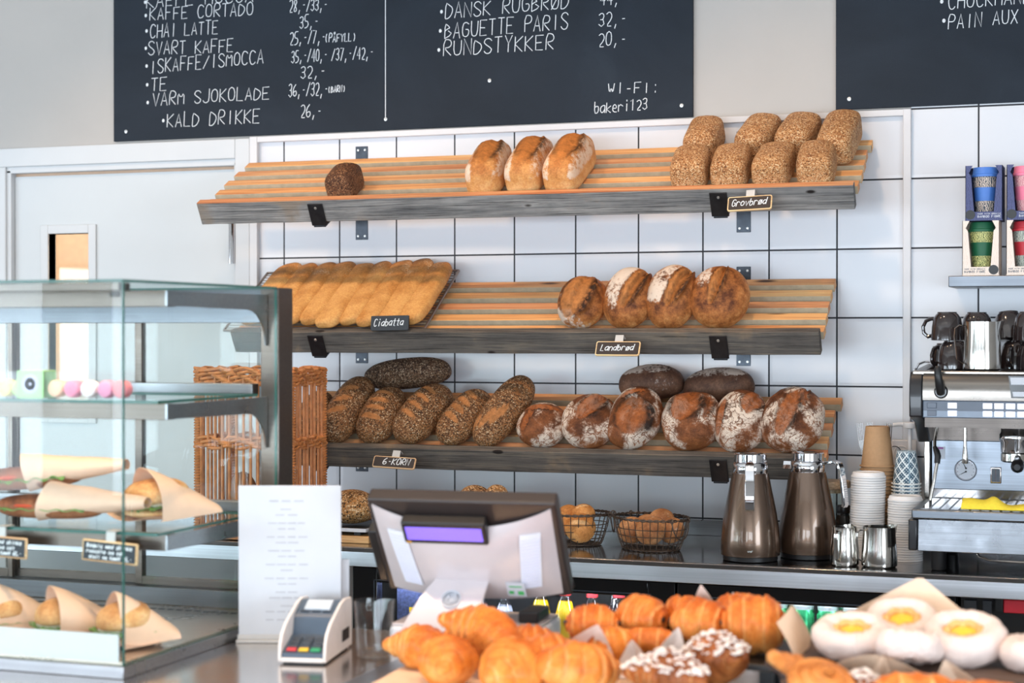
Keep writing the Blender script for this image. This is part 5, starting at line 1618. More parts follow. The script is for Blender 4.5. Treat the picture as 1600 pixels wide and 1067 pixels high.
M['lavender'] = plain('lavender_print', (196, 196, 226), 0.6)
part('label_ring', B().lathe([(.0145, .0006), (.0145, .001), (.0125, .001), (.0125, .0006)], 32, mt=Matrix.Translation((-.065, -.0215, .028)) @ Matrix.Rotation(R(90), 4, 'X')).lathe([(.003, .0006), (.003, .001), (.0001, .001)], 16, mt=Matrix.Translation((-.065, -.0215, .028)) @ Matrix.Rotation(R(90), 4, 'X')), 'lavender', sl)
mac = [(-.134, (246, 232, 140), 'yellow macaron at the left end of the clear box'), (-.1005, (176, 222, 138), 'light green macaron half behind the green sleeve'), (-.015, (246, 200, 166), 'peach macaron right of the green sleeve'),
       (.022, (236, 136, 170), 'bright pink macaron, second right of the sleeve'), (.060, (246, 244, 246), 'white macaron between two pink ones'), (.099, (234, 164, 196), 'pale pink macaron right of the white one'), (.133, (226, 140, 150), 'rose macaron at the right end of the clear box')]
for dx, c, lab in mac:
    mm_ = plain('macaron_shell', c, 0.7, var=0.04, scale=150)
    mf = plain('macaron_filling', tuple(min(255, int(v * .9 + 24)) for v in c), 0.8)
    t_ = thing('macaron', lab, 'macaron', (0.622 + dx, -2.155, S1 + .0018 + .0172), group='macarons in the clear box')
    for sy_ in (-1, 1):
        m_ = Matrix.Rotation(R(90 * sy_), 4, 'X')
        part('biscuit', B().lathe([(.0150, .0035), (.0168, .004), (.0172, .006), (.0166, .0075), (.0168, .009), (.0150, .0125), (.0095, .0148), (.0001, .0155)], 28, mt=m_), mm_, t_)
    part('filling', B().lathe([(.0155, -.0034), (.0162, 0), (.0155, .0034)], 24, mt=Matrix.Rotation(R(90), 4, 'X')), mf, t_)

M['sand_bread'] = bread_mat('sandwich_bread_crust', (188, 124, 72), (218, 164, 108), (236, 200, 152), flour=0.4, flour_c=(244, 226, 196), bump=0.25)
M['bagel_dark'] = bread_mat('dark_sandwich_bread', (92, 52, 34), (136, 80, 52), (168, 110, 76), bump=0.3)
M['lettuce'] = plain('lettuce', (110, 150, 78), 0.5, var=0.3, scale=80)
M['cheese'] = plain('soft_cheese', (240, 234, 214), 0.6)
M['tomato'] = plain('tomato', (196, 74, 48), 0.35)
M['wrap'] = plain('sandwich_paper', (236, 198, 172), 0.75, var=0.03, scale=50)


def leafy(L, W, z, seed):
    def f(u, v):
        x, y = (u - .5) * L, (v - .5) * W
        e = max(abs(u - .5), abs(v - .5)) * 2
        return (x, y, z + .006 * e * math.sin(u * 31 + seed) * math.cos(v * 27 + seed) - .003 * e)
    return f


def paper_cone(L, r0, r1, z0, flat, seed, open_top=0.0):
    def f(u, v):
        a = R(-90 + open_top) + v * (2 * math.pi - 2 * R(open_top)) if open_top == 0 else R(-90) + (v - .5) * (2 * math.pi) * (1 - open_top / 360)
        k = (1 - u)
        r = r1 + (r0 - r1) * k ** .6
        h = r * (flat + (1 - flat) * k)
        n_ = .0022 * noise.noise((u * 6 + seed, v * 7, seed))
        return (L * (u - .35) + .012 * math.sin(v * 6 + seed) * (1 - u), (r + n_) * math.cos(a), z0 + (h + n_) * math.sin(a) + .0)
    return f


def wrapped_baguette(label, loc, rot, seed):
    t_ = thing('wrapped_sandwich', label, 'sandwich', loc, rot=rot, group='wrapped baguette sandwiches')
    link('bread', loaf_mesh('bread', 'bagel_dark', .034, .115, .026, seed, 1, .7, .9, 0, .05, 12, nu=40, nv=40), t_, (-.02, 0, .030), (0, 0, R(90)))
    part('lettuce', B().sheet(leafy(.19, .076, .030, seed), 40, 12, .0015, mt=Matrix.Translation((-.03, 0, 0))), 'lettuce', t_)
    part('filling', B().ball((-.06, -.012, .034), .05, .024, .008, 18, 8), 'tomato', t_)
    part('paper', B().sheet(paper_cone(.22, .040, .020, .0425, .5, seed), 24, 40, .0008, mt=Matrix.Translation((.045, 0, 0))), 'wrap', t_)
    return t_


wrapped_baguette('baguette sandwich in a paper cone lying on the lower glass shelf', (0.575, -2.10, S2), (0, 0, R(8)), 5)
wrapped_baguette('paper wrapped baguette lying on top of the lower one', (0.475, -2.02, S2 + .052), (0, R(-5), R(12)), 9)


def bun_sandwich(label, loc, rotz, r, mat, seed, fan):
    t_ = thing('wrapped_sandwich', label, 'sandwich', loc, rotz, 'round sandwiches in paper')
    link('lower_bread', loaf_mesh('lower_bread', mat, r, r * .96, .016, seed, 1, .8, .8, 0, .05, 12, nu=40, nv=28), t_, (0, 0, .0165))
    part('lettuce', B().sheet(leafy(r * 2.05, r * 2, .031, seed), 30, 30, .0016), 'lettuce', t_)
    part('cheese', B().lathe([(r * .9, .030), (r * .94, .033), (r * .9, .037), (.0001, .037)], 28), 'cheese', t_)
    part('tomato', B().lathe([(r * .5, .036), (r * .52, .038), (r * .5, .040), (.0001, .040)], 24, mt=Matrix.Translation((-.01, -r * .42, -.002))), 'tomato', t_)
    link('upper_bread', loaf_mesh('upper_bread', mat, r * .98, r * .95, .040, seed + 1, 1, .8, .3, 0, .05, 12, nu=44, nv=32), t_, (0, 0, .044), (R(5), 0, 0))
    def hood(u, v):                                     # sheet folded over the bread, open towards the front
        a = R(200 - 220 * v)
        k = u
        rr_ = r * (1.16 - .28 * k)
        return (rr_ * math.cos(a) * (1.0 + .2 * k) + .012 * math.sin(9 * v + seed) * (1 - k), -r * .40 + (r * 2.5 * fan) * k, .012 + max(0.0, (.094 - .074 * k ** 1.3) * math.sin(a) ** (0.8 if math.sin(a) > 0 else 1)) if math.sin(a) > 0 else .004 + .01 * k)
    part('paper', B().sheet(hood, 22, 34, .0008), 'wrap', t_)
    part('paper_underlay', B().sheet(lambda u, v: ((u - .5) * r * 2.4, -r * 1.1 + v * r * 2.4 * fan, .0012 + .010 * abs(u - .5) ** 2 * 4 * (1 + .3 * math.sin(v * 7))), 14, 14, .0006), 'wrap', t_)
    return t_


bun_sandwich('round bun sandwich half wrapped in paper on the lower glass shelf', (0.728, -1.985, S2), R(-35), .070, 'sand_bread', 151, .80)
bun_sandwich('open ended sandwich in paper on the case floor, beside the corner', (0.790, -2.205, DK), R(-40), .054, 'sand_bread', 155, .85)
bun_sandwich('sandwich under a pointed paper on the case floor, second from the corner', (0.645, -2.195, DK), R(-42), .054, 'sand_bread', 158, 1.0)
bun_sandwich('paper wrapped sandwich on the case floor at the left picture edge', (0.495, -2.185, DK), R(-40), .054, 'sand_bread', 161, 1.0)


def price_sign(label, x, rz):
    t_ = thing('price_sign', label, 'sign', (x, -2.212, 1.110), rot=(0, R(rz), 0), group='price signs in the display case')
    part('frame', B().box(-.062, .062, -.004, .002, -.044, -.002), 'sign_frame', t_, bev=0.003)
    part('slate', B().box(-.058, .058, -.0052, -.0035, -.0405, -.0055), 'blue_sign', t_, bev=0.002)
    b = B()
    for q, (tx, xa) in enumerate((('Bagels med skinke', -.050), ('ruccola og ost', -.050), ('aioli og tomat 65,-', -.044))):
        lettering(b, tx, xa, -.0165 - q * .0105, .050 if q != 1 else .034, -.0160 - q * .0105, .0072, -.0056, .0010, .1, q + 8, .2)
    part('lettering', b, 'chalk', t_)
    part('clip', B().box(-.010, .010, -.002, .001, -.004, .0155).box(-.010, .010, -.002, .028, .0162, .0172), 'clear_clip', t_)


price_sign('small wood framed price sign under the lower glass shelf near the corner', 0.765, 3)
price_sign('small wood framed price sign cut off by the left picture edge', 0.515, 2)

# ------------------------------------------------------------------ menu stand, card terminal, tumbler
VA = R(20)
th = thing('menu_stand', 'white printed menu sheet in a stand on the front counter', 'menu', (1.004, -1.930, FC + .0004), VA)
part('sheet', B().box(-.104, .104, -.002, .0015, .010, .318), 'paper', th, bev=0.001)
part('holder', B().box(-.108, .108, -.012, .030, 0, .006).box(-.106, .106, -.0045, -.0025, .006, .016), 'clear_clip', th, bev=0.001)
part('rear_leaf', B().box(.095, .118, .022, .0245, .006, .165), 'paper', th)
b = B()
rr = random.Random(4)
zz = .285
for q, (w, n) in enumerate(((.075, 3), (.03, 1), (.05, 2), (.08, 4), (.04, 2), (.085, 4), (.05, 2), (.08, 3), (.04, 2), (.09, 4), (.03, 1), (.095, 4), (.04, 2), (.05, 2), (.075, 3), (.03, 1), (.09, 4), (.09, 4))):
    x_ = -w / 2 - .004
    for k in range(n):
        ww = w / n * rr.uniform(.7, .9)
        b.box(x_, x_ + ww, -.0024, -.0019, zz, zz + (.0035 if q == 0 else .0026))
        x_ += w / n
    zz -= .0115 if q % 2 else .0165
part('print', b, 'faint_ink', th)

th = thing('card_terminal', 'white and charcoal card payment terminal on the front counter', 'card terminal', (1.115, -2.036, FC + .0004), R(11))
prof = [(-.102, .004), (-.104, .016), (-.100, .038), (-.088, .056), (-.062, .072), (.020, .100), (.050, .104), (.095, .100), (.100, .09), (.100, .004)]
M['shell_white'] = plain('ivory_white_plastic', (236, 230, 226), 0.4)
b = B()
for x0, x1 in ((-.047, -.041), (.041, .047)):
    n = len(prof)
    vs = [(x0, a, c) for a, c in prof] + [(x1, a, c) for a, c in prof]
    b.add(vs, [tuple(range(n)), tuple(reversed(range(n, 2 * n)))] + [((i + 1) % n, i, n + i, n + (i + 1) % n) for i in range(n)])
b.box(-.041, .041, -.103, .099, .004, .012)
part('shell', b, 'shell_white', th, bev=0.002)
part('under_foot', B().box(-.040, .040, -.09, .09, 0, .0042), 'black', th)
M['slate_blue'] = plain('slate_blue_plastic', (72, 88, 106), 0.4)
inner = [(-.099, .012), (-.099, .020), (-.035, .040), (-.022, .044), (-.014, .072), (-.008, .080), (.040, .100), (.085, .096), (.097, .088), (.097, .012)]
n = len(inner)
vs = [(-.0405, a, c) for a, c in inner] + [(.0405, a, c) for a, c in inner]
bd = part('body', B().add(vs, [tuple(range(n)), tuple(reversed(range(n, 2 * n)))] + [((i + 1) % n, i, n + i, n + (i + 1) % n) for i in range(n)]), 'slate_blue', th)
sl_ = math.atan2(.020, .064)
km = Matrix.Translation((0, -.067, .0305)) @ Matrix.Rotation(sl_, 4, 'X')
for r_ in range(4):
    for c_ in range(3):
        col = 'charcoal' if r_ < 3 else ('key_red', 'key_yellow', 'key_green')[c_]
        if col not in M:
            M[col] = plain(col, {'key_red': (206, 60, 66), 'key_yellow': (236, 190, 50), 'key_green': (46, 150, 100)}[col], 0.4)
        part('key', B().box(-.0335 + c_ * .0235, -.0145 + c_ * .0235, -.0075, .0035, 0, .0042, mt=km @ Matrix.Translation((0, .024 - r_ * .0145, 0))), col, bd, bev=0.0015)
sm = Matrix.Translation((0, .018, .0925)) @ Matrix.Rotation(math.atan2(.020, .048), 4, 'X')
M['lcd'] = plain('grey_lcd', (196, 206, 216), 0.2, coat=0.4)
part('display', B().box(-.026, .026, -.013, .022, -.003, .0016, mt=sm), 'lcd', bd, bev=0.001)
part('function_keys', B().box(-.030, -.014, -.022, -.0175, -.003, .0014, mt=sm).box(-.008, .008, -.022, -.0175, -.003, .0014, mt=sm).box(.014, .030, -.022, -.0175, -.003, .0014, mt=sm), 'charcoal', bd)
part('card_slot', B().box(.0465, .0476, .02, .075, .022, .045), 'black', th)

th = thing('drinking_glass', 'empty clear tumbler between the card terminal and the till', 'glass', (1.232, -2.020, FC + .0004))
part('tumbler', B().shell([(.031, 0), (.033, .003), (.0345, .02), (.0365, .06), (.0395, .108), (.0400, .110)], .0022, 48), 'tumbler_glass', th)
b = B()
for q in range(10):
    a = 2 * math.pi * q / 10
    b.tube([(.0335 * math.cos(a), .0335 * math.sin(a), .012), (.0362 * math.cos(a), .0362 * math.sin(a), .060)], .0028, 6)
part('flutes', b, 'tumbler_glass', th)
part('thick_base', B().lathe([(.030, .0035), (.031, .006), (.0315, .012), (.028, .014), (.0001, .0125)], 40), 'tumbler_glass', th)

# ------------------------------------------------------------------ till
PX, PY = 1.380, -1.850
th = thing('till', 'touch screen till seen from behind with a violet customer display', 'till', (PX, PY, FC + .0004), R(5))
M['till_silver'] = plain('till_silver_plastic', (204, 196, 198), 0.3, 0.15, coat=0.3, var=0.02)
M['till_white'] = plain('till_white_base', (222, 226, 234), 0.35, var=0.02)
part('base', B().box(-.150, .150, -.105, .095, 0, .052), 'till_white', th, bev=0.006)
part('base_top', B().box(-.146, .146, -.10, .09, .0522, .058), 'till_silver', th, bev=0.002)
part('cable_box', B().box(.095, .135, -.04, .06, .0585, .080), 'black', th, bev=0.003)
b = B()
for x0 in (-.075,):
    b.box(-.066, .034, -.109, -.105, .026, .040)
part('hinge_bar', b, 'slate_blue', th)
part('bar_cap', B().box(-.086, -.064, -.1105, -.104, .025, .041).box(.030, .052, -.1105, -.104, .025, .041), 'paper', th, bev=0.002)
# screen assembly tilted: its top leans to the customer
TA = R(36)
um = Vector((0, -math.sin(TA), math.cos(TA)))       # up the screen
nm = Vector((0, -math.cos(TA), -math.sin(TA)))      # out of its back
def sp_(x_, u, d):
    return Vector((x_, 0, 0)) + Vector((0, .020, .108)) + um * u + nm * d
def sbox(b, x0, x1, u0, u1, d0, d1):
    vs = [sp_(x_, u, d) for d in (d0, d1) for u in (u0, u1) for x_ in (x0, x1)]
    return b.add(vs, [(0, 2, 3, 1), (4, 5, 7, 6), (0, 1, 5, 4), (2, 6, 7, 3), (0, 4, 6, 2), (1, 3, 7, 5)])
W2, U = .190, .244
part('screen_case', sbox(B(), -W2, W2, 0, U, -.030, .004), 'dark_brown', th, bev=0.005)
part('screen', sbox(B(), -W2 + .015, W2 - .015, .015, U - .015, -.0312, -.030), 'black_gloss', th)
def cover(u, v):                                    # domed silver back with a dipping upper edge
    x_ = (u - .5) * 2
    top = U - .012 - .048 * (1 - x_ * x_) ** 1.0
    lo = .012 + .0 * x_
    uu = lo + (top - lo) * v
    w = (W2 - .010) * (1 - .03 * (1 - v))
    d = .006 + .034 * (1 - abs(x_) ** 2.6) * (1 - (abs(v - .42) / .62) ** 3)
    return sp_(x_ * w, uu, max(.0045, d))
part('back_cover', B().sheet(cover, 40, 24, .003), 'till_silver', th)
for s_, rt in ((-1, .06), (1, -.06)):
    b = B()
    xx = s_ * .128
    def vent(u, v, xx=xx, s_=s_):
        x_ = xx + (u - .5) * .040 + s_ * .014 * (v - .5)
        uu = .045 + v * .135
        q = x_ / (W2 - .01)
        d = .006 + .034 * (1 - abs(q) ** 2.6) * (1 - (abs((uu - .012) / (U - .04) - .42) / .62) ** 3) + .0035
        return sp_(x_, uu, d)
    b.sheet(vent, 10, 20, .0015)
    vp = part('vent_panel', b, 'till_white', th)
    b = B()
    for q in range(17):
        p0, p1 = vent(.06, .04 + q * .055), vent(.94, .04 + q * .055)
        pm_ = vent(.5, .04 + q * .055)
        b.tube([p0 + nm * .0012, pm_ + nm * .0012, p1 + nm * .0012], .0008, 5)
    part('vent_slots', b, 'lavender', vp)
dp = part('customer_display', sbox(B(), -.118, .052, U - .085, U - .030, .008, .036), 'black', th, bev=0.004)
M['vfd'] = plain('violet_display', (120, 96, 230), 0.3, emit=(128, 104, 236), es=0.85, var=0.05)
part('display_window', sbox(B(), -.110, .044, U - .074, U - .041, .0362, .0370), 'vfd', dp, bev=0.002)
part('display_badge', sbox(B(), -.113, -.103, U - .083, U - .077, .0362, .0367), 'gold', dp)
sk = part('sticker', sbox(B(), .072, .110, .030, .066, .0385, .0395), 'paper', th)
M['green_print'] = plain('green_print', (70, 176, 96), 0.6)
part('sticker_print', sbox(sbox(sbox(B(), .076, .086, .036, .044, .0396, .040), .094, .106, .034, .044, .0396, .040), .078, .104, .054, .057, .0396, .040), 'green_print', sk)
part('card_reader', sbox(B(), -W2 - .020, -W2 - .0005, .015, .150, -.034, -.004), 'black', th, bev=0.003)
# stand: bent silver foot from the back of the screen down to the base front
def foot(u, v):
    x_ = (u - .5) * (.104 + .050 * v)
    k = v
    p0 = Vector((.0, -.030, .150))
    p1 = Vector((-.030, -.128, .048))
    p = p0.lerp(p1, k) + Vector((0, -.012 * math.sin(math.pi * k), .006 * math.sin(math.pi * k)))
    return p + Vector((x_ - .012, 0, 0))
ft = part('stand_foot', B().sheet(foot, 12, 16, .008), 'till_silver', th, bev=0.002)
fm = Matrix.Translation(Vector((-.026, -.094, .108))) @ (Vector((0, -.72, .69)).to_track_quat('Z', 'Y').to_matrix().to_4x4())
part('foot_logo', B().lathe([(.0205, 0), (.0205, .0022), (.0185, .0022), (.0185, 0)], 36, mt=fm), 'paper', ft)
b = lettering(B(), 'hp', -.010, -.006, .010, -.006, .014, 0, .0011, .02, 1, .3, mt=fm @ Matrix.Translation((0, 0, .0018)) @ Matrix.Rotation(R(-90), 4, 'X'))
part('logo_letters', b, 'paper', ft)
part('cable', B().tube([(.07, .03, .15), (.10, .05, .118), (.13, .06, .10), (.17, .05, .105), (.19, .03, .125), (.185, .02, .14), (.15, .03, .15)], .004, 8), 'black', th)

# ------------------------------------------------------------------ pastries
M['croissant_crust'] = bread_mat('croissant_crust', (188, 96, 34), (222, 134, 56), (238, 172, 98), (242, 196, 132), crust_scale=16, rough=0.38, bump=0.2)
M['choc_pastry'] = bread_mat('chocolate_pastry_crust', (186, 92, 34), (220, 128, 56), (234, 160, 88), (238, 184, 116), crust_scale=16, rough=0.38, bump=0.2)
M['caramel'] = bread_mat('caramel_pastry_crust', (112, 58, 28), (160, 88, 42), (196, 122, 66), (226, 170, 110), flour=0.5, flour_c=(246, 236, 228), flour_scale=60, crust_scale=20, rough=0.4, bump=0.4)
M['swirl_crust'] = bread_mat('swirl_bun_crust', (150, 82, 36), (204, 128, 64), (226, 164, 100), (96, 54, 34), crust_scale=22, rough=0.4, bump=0.4)
M['choc'] = plain('dark_chocolate', (52, 30, 22), 0.4)
M['almond'] = plain('white_almond_flakes', (240, 230, 222), 0.7, var=0.08, scale=120)
M['sugar'] = plain('coarse_white_sugar', (226, 208, 200), 0.8, var=0.05, scale=260, bump=0.8)
M['custard'] = plain('yellow_custard', (236, 206, 62), 0.3, var=0.1, scale=60, coat=0.3)
M['bun_dough'] = plain('golden_bun_dough', (232, 176, 112), 0.6, var=0.15, scale=70)
M['parchment'] = plain('parchment_paper', (226, 198, 172), 0.75, var=0.04, scale=40)
M['parchment_pale'] = plain('pale_parchment', (226, 212, 202), 0.75, var=0.04, scale=40)


def croissant_mesh(name, mat, L, rad, arc, seed, steps=4.3, taper=1.6, ridge=0.20, squash=0.85, nu=36, nv=90, minr=0.16):
    vs, sc, fl, bk = [], [], [], []
    for j in range(nv + 1):
        t0 = -1 + 2 * j / nv
        for i in range(nu):
            th_ = 2 * math.pi * i / nu
            t_ = t0 + 0.05 * math.sin(th_ + seed)
            env = max(minr, (1 - abs(t0) ** taper * 0.86)) if abs(t0) < .985 else minr * .6
            s = (abs(t_) * steps + .25) % 1.0
            step = (1 - s) ** 0.7
            r = rad * env * (1 + ridge * (step - .45))
            n_ = noise.noise((t0 * 5 + seed * 3, math.cos(th_) * 1.5, math.sin(th_) * 1.5))
            r *= 1 + .10 * n_ + .06 * noise.noise((t0 * 2.2 + seed * 5, math.cos(th_), math.sin(th_) + seed))
            a = arc * t0
            if abs(arc) > 1e-4:
                Rr = L / 2 / abs(arc)
                cxp, cyp = Rr * math.sin(a) * (1 if arc > 0 else -1), Rr * (1 - math.cos(a))
                tx = Vector((math.cos(a), math.sin(a), 0))
            else:
                cxp, cyp, tx = L / 2 * t0, 0, Vector((1, 0, 0))
            nn = Vector((-tx.y, tx.x, 0))
            P = Vector((cxp, cyp, 0)) + nn * (r * math.cos(th_)) + Vector((0, 0, r * squash * math.sin(th_)))
            vs.append(P)
            sc.append(min(1, max(0, (s - .78) * 5)) * .75)
            fl.append(max(0, math.sin(th_)) * .9 + .3 * n_)
            bk.append(min(1, .45 + .45 * math.sin(th_) + .25 * (1 - s)))
    fs = [(j * nu + i, j * nu + (i + 1) % nu, (j + 1) * nu + (i + 1) % nu, (j + 1) * nu + i) for j in range(nv) for i in range(nu)]
    fs += [tuple(reversed(range(nu))), tuple(nv * nu + i for i in range(nu))]
    me = bpy.data.meshes.new(name)
    me.from_pydata([tuple(p) for p in vs], [], fs)
    me.materials.append(M[mat])
    for nm_, arr in (('score', sc), ('flour', fl), ('bake', bk)):
        me.attributes.new(nm_, 'FLOAT', 'POINT').data.foreach_set('value', arr)
    me.polygons.foreach_set('use_smooth', [True] * len(fs))
    me.update()
    return me


def tray(name, label, x0, x1, y0, y1, z0, z1, mat, feet=None, iny=.03):
    cx_, cy_ = (x0 + x1) / 2, (y0 + y1) / 2
    t_ = thing(name, label, 'tray', (cx_, cy_, FC + .0004))
    w, d = (x1 - x0) / 2, (y1 - y0) / 2
    a, c = z0 - FC, z1 - FC
    part('plate', B().box(-w, w, -d, d, a, c), mat, t_, bev=0.003)
    if z0 - FC > .004:
        for sx_ in (-1, 1):
            for sy_ in (-1, 1):
                part('foot', B().box(sx_ * (w - .03) - .012, sx_ * (w - .03) + .012, sy_ * (d - iny) - .012, sy_ * (d - iny) + .012, 0, a + .0003), feet or mat, t_)
    return t_


M['steel_tray'] = M['counter_steel']
tray('baking_tray', 'low steel tray under the heap of croissants', 1.300, 1.80, -2.46, -2.04, .884, .890, 'steel')
tray('baking_tray', 'black raised tray under the chocolate pastries', 1.612, 2.030, -2.12, -1.87, .922, .934, 'black', None, .098)
tray('baking_tray', 'low steel tray under the almond and swirl pastries at the front', 1.82, 2.62, -2.56, -2.215, .896, .902, 'steel')
tray('serving_board', 'dark wooden board carrying the sugared custard buns', 2.055, 2.62, -2.200, -1.90, .928, .950, 'dark_board')

# parchment sheets
def crumple(w, d, seed, amp=.008, lift=()):
    def f(u, v):
        x_, y_ = (u - .5) * w, (v - .5) * d
        z_ = .002 + amp * .5 * (1 + noise.noise((u * 3 + seed, v * 3, seed))) * .5
        for (cu, cv, h, s) in lift:
            z_ += h * max(0, 1 - math.hypot(u - cu, v - cv) / s) ** 1.4
        return (x_, y_, z_)
    return f


solo('parchment_sheet', B().sheet(crumple(.46, .40, 3, .004), 20, 18, .0006), 'parchment', 'parchment sheet under the croissants, its left edge over the counter', 'paper', (1.585, -2.260, .8903), (0, 0, R(3)))
def paper_corner(label, tip, base, w, mat='parchment_pale', lean=(0, .02, 0)):
    """a stiff upturned paper corner: pointed tip rising from between the pastries"""
    tip, base = Vector(tip), Vector(base)
    side = Vector((w, 0, 0))
    def f(u, v):
        c = base.lerp(tip, v)
        k = (1 - v) ** .9 + .02
        return c - base + side * ((u - .5) * k) + Vector(lean) * math.sin(math.pi * v) * (1 - 2 * abs(u - .5)) * .6
    return solo('parchment_corner', B().sheet(f, 10, 12, .0006), mat, label, 'paper', tuple(base))


# croissants on the left tray
cz = .896
cro = [  # x, y, z centre, length, radius, arc, rot(x, y, z) degrees, label
    (1.385, -2.150, cz + .036, .150, .042, .75, (0, 0, 160), 'croissant at the left end of the heap, in the bottom layer'),
    (1.463, -2.090, cz + .040, .140, .038, .70, (0, 0, 10), 'small croissant at the back left of the heap, behind the left one'),
    (1.490, -2.285, cz + .042, .160, .046, .75, (0, 0, 125), 'croissant at the front left, cut by the bottom picture edge'),
    (1.520, -2.180, cz + .078, .170, .046, .60, (0, -14, 170), 'croissant lying on top of the heap, highest peak'),
    (1.628, -2.325, cz + .046, .180, .052, .65, (0, 0, 100), 'big front croissant in the middle, cut by the picture edge'),
    (1.650, -2.200, cz + .042, .165, .044, .60, (0, 6, 30), 'croissant right of the middle, sloping down to the right'),
    (1.575, -2.090, cz + .040, .140, .040, .70, (0, 0, 10), 'croissant at the back under the highest one'),
    (1.735, -2.105, cz + .048, .140, .042, .75, (0, 0, 25), 'croissant at the back right beside the upturned paper'),
    (1.735, -2.300, cz + .046, .180, .048, .65, (0, 8, 45), 'croissant at the right end, next to the almond pastries'),
]
for i, (x_, y_, z_, L, r_, arc, rt, lab) in enumerate(cro):
    me = croissant_mesh('croissant', 'croissant_crust', L * 1.06, r_ * 1.08, arc, i + 1)
    tag(link('croissant', me, None, (x_, y_, z_), tuple(R(q) for q in rt)), lab, 'croissant', 'croissants in the heap')

# chocolate pastries on the raised tray
pz = .934
chp = [
    (1.676, -2.030, pz + .037, .098, .037, (0, 0, 12), 'chocolate pastry at the left end of the raised tray'),
    (1.760, -1.990, pz + .046, .100, .044, (0, 0, -15), 'chocolate pastry second from left, a chocolate stick showing at its end'),
    (1.830, -1.930, pz + .045, .095, .040, (0, 0, 10), 'small chocolate pastry at the back middle of the raised tray'),
    (1.880, -2.020, pz + .048, .110, .046, (0, 0, -8), 'chocolate pastry in the middle with upright ridges'),
    (1.930, -1.930, pz + .050, .110, .044, (0, 0, 15), 'chocolate pastry at the back right of the raised tray'),
    (1.980, -2.035, pz + .054, .115, .054, (0, 0, 8), 'largest chocolate pastry at the right end of the raised tray'),
    (1.800, -2.085, pz + .022, .110, .026, (0, 0, 5), 'flat chocolate pastry at the front of the raised tray'),
]
for i, (x_, y_, z_, L, r_, rt, lab) in enumerate(chp):
    e = thing('chocolate_pastry', lab, 'pastry', (x_, y_, z_), rot=tuple(R(q) for q in rt), group='chocolate pastries on the raised tray')
    link('dough', croissant_mesh('dough', 'choc_pastry', L, r_, 0.0, i + 21, 2.3, 4.0, .085, .95, minr=.42), e)
    part('chocolate_stick', B().tube([(-L * .53, -.010, .004), (L * .53, -.010, .004)], .0055, 8).tube([(-L * .53, .012, -.004), (L * .53, .012, -.004)], .0055, 8), 'choc', e)

# almond pastries with white flakes, swirls
def almond(label, loc, rt, L, r_, seed):
    e = thing('almond_pastry', label, 'pastry', loc, rot=tuple(R(q) for q in rt), group='almond pastries at the front')
    me = croissant_mesh('dough', 'caramel', L, r_, .55, seed)
    link('dough', me, e)
    b = B()
    q_ = random.Random(seed)
    vs = [v.co.copy() for v in me.vertices]
    for k in range(420):
        p = q_.choice(vs)
        if p.z < r_ * .15:
            continue
        s = q_.uniform(.0025, .0055)
        m_ = Matrix.Translation(p * 1.02 + Vector((0, 0, .001))) @ Matrix.Rotation(q_.uniform(0, 6), 4, 'Z') @ Matrix.Rotation(q_.uniform(-.7, .7), 4, 'X')
        b.box(-s, s, -s * .6, s * .6, -.001, .0014, mt=m_)
    o = part('almond_flakes', b, 'almond', e)
    o['kind'] = 'stuff'
    return e


almond('almond pastry with white flakes at the front, cut by the picture edge', (1.895, -2.315, .902 + .044), (0, 0, 165), .16, .046, 41)
almond('caramel brown almond pastry with flakes behind the front one', (1.950, -2.215, .902 + .056), (0, 10, 150), .15, .050, 43)
almond('almond pastry right of the swirl buns, almost hidden under the board', (2.205, -2.300, .902 + .040), (0, 0, 20), .09, .032, 47)


def swirl(label, loc, r_, seed, rotx=0):
    e = thing('swirl_bun', label, 'pastry', loc, rot=(R(rotx), 0, seed), group='swirl buns at the front')
    b = B()
    pts, rad = [], []
    n = 90
    for i in range(n + 1):
        t_ = i / n
        a = t_ * 2.6 * 2 * math.pi
        rr_ = .006 + (r_ - .012) * t_
        pts.append((rr_ * math.cos(a), rr_ * math.sin(a), .018 + .016 * (1 - t_)))
        rad.append(.0125 * (1 if t_ < .97 else .7))
    b.tube(pts, rad, 10)
    o = part('dough_coil', b, 'swirl_crust', e)
    nv_ = len(o.data.vertices)
    for nm_, val in (('bake', .6), ('score', 0.0), ('flour', .2)):
        o.data.attributes.new(nm_, 'FLOAT', 'POINT').data.foreach_set('value', [val] * nv_)
    part('cinnamon_filling', B().lathe([(r_ * .92, .003), (r_ * .9, .016), (r_ * .5, .026), (.0001, .034)], 30), 'choc', e)
    return e


swirl('brown swirl bun with dark filling in front of the custard bun board', (2.095, -2.300, .945), .056, 2.0, 30)
swirl('second brown swirl bun, cut by the bottom picture edge', (2.150, -2.345, .940), .055, 0.7, 28)
for i, (x_, y_, lab) in enumerate(((2.296, -2.320, 'long golden pastry in front of the board, left one'), (2.400, -2.345, 'long golden pastry in front of the board at the right picture edge'))):
    e = thing('golden_pastry', lab, 'pastry', (x_, y_, .902 + .040), rot=(0, 0, R(8 - 10 * i)), group='golden pastries in front of the board')
    link('dough', croissant_mesh('dough', 'choc_pastry', .15, .036, 0.0, i + 51, 2.2, 4.0, .08, .95, minr=.4), e)

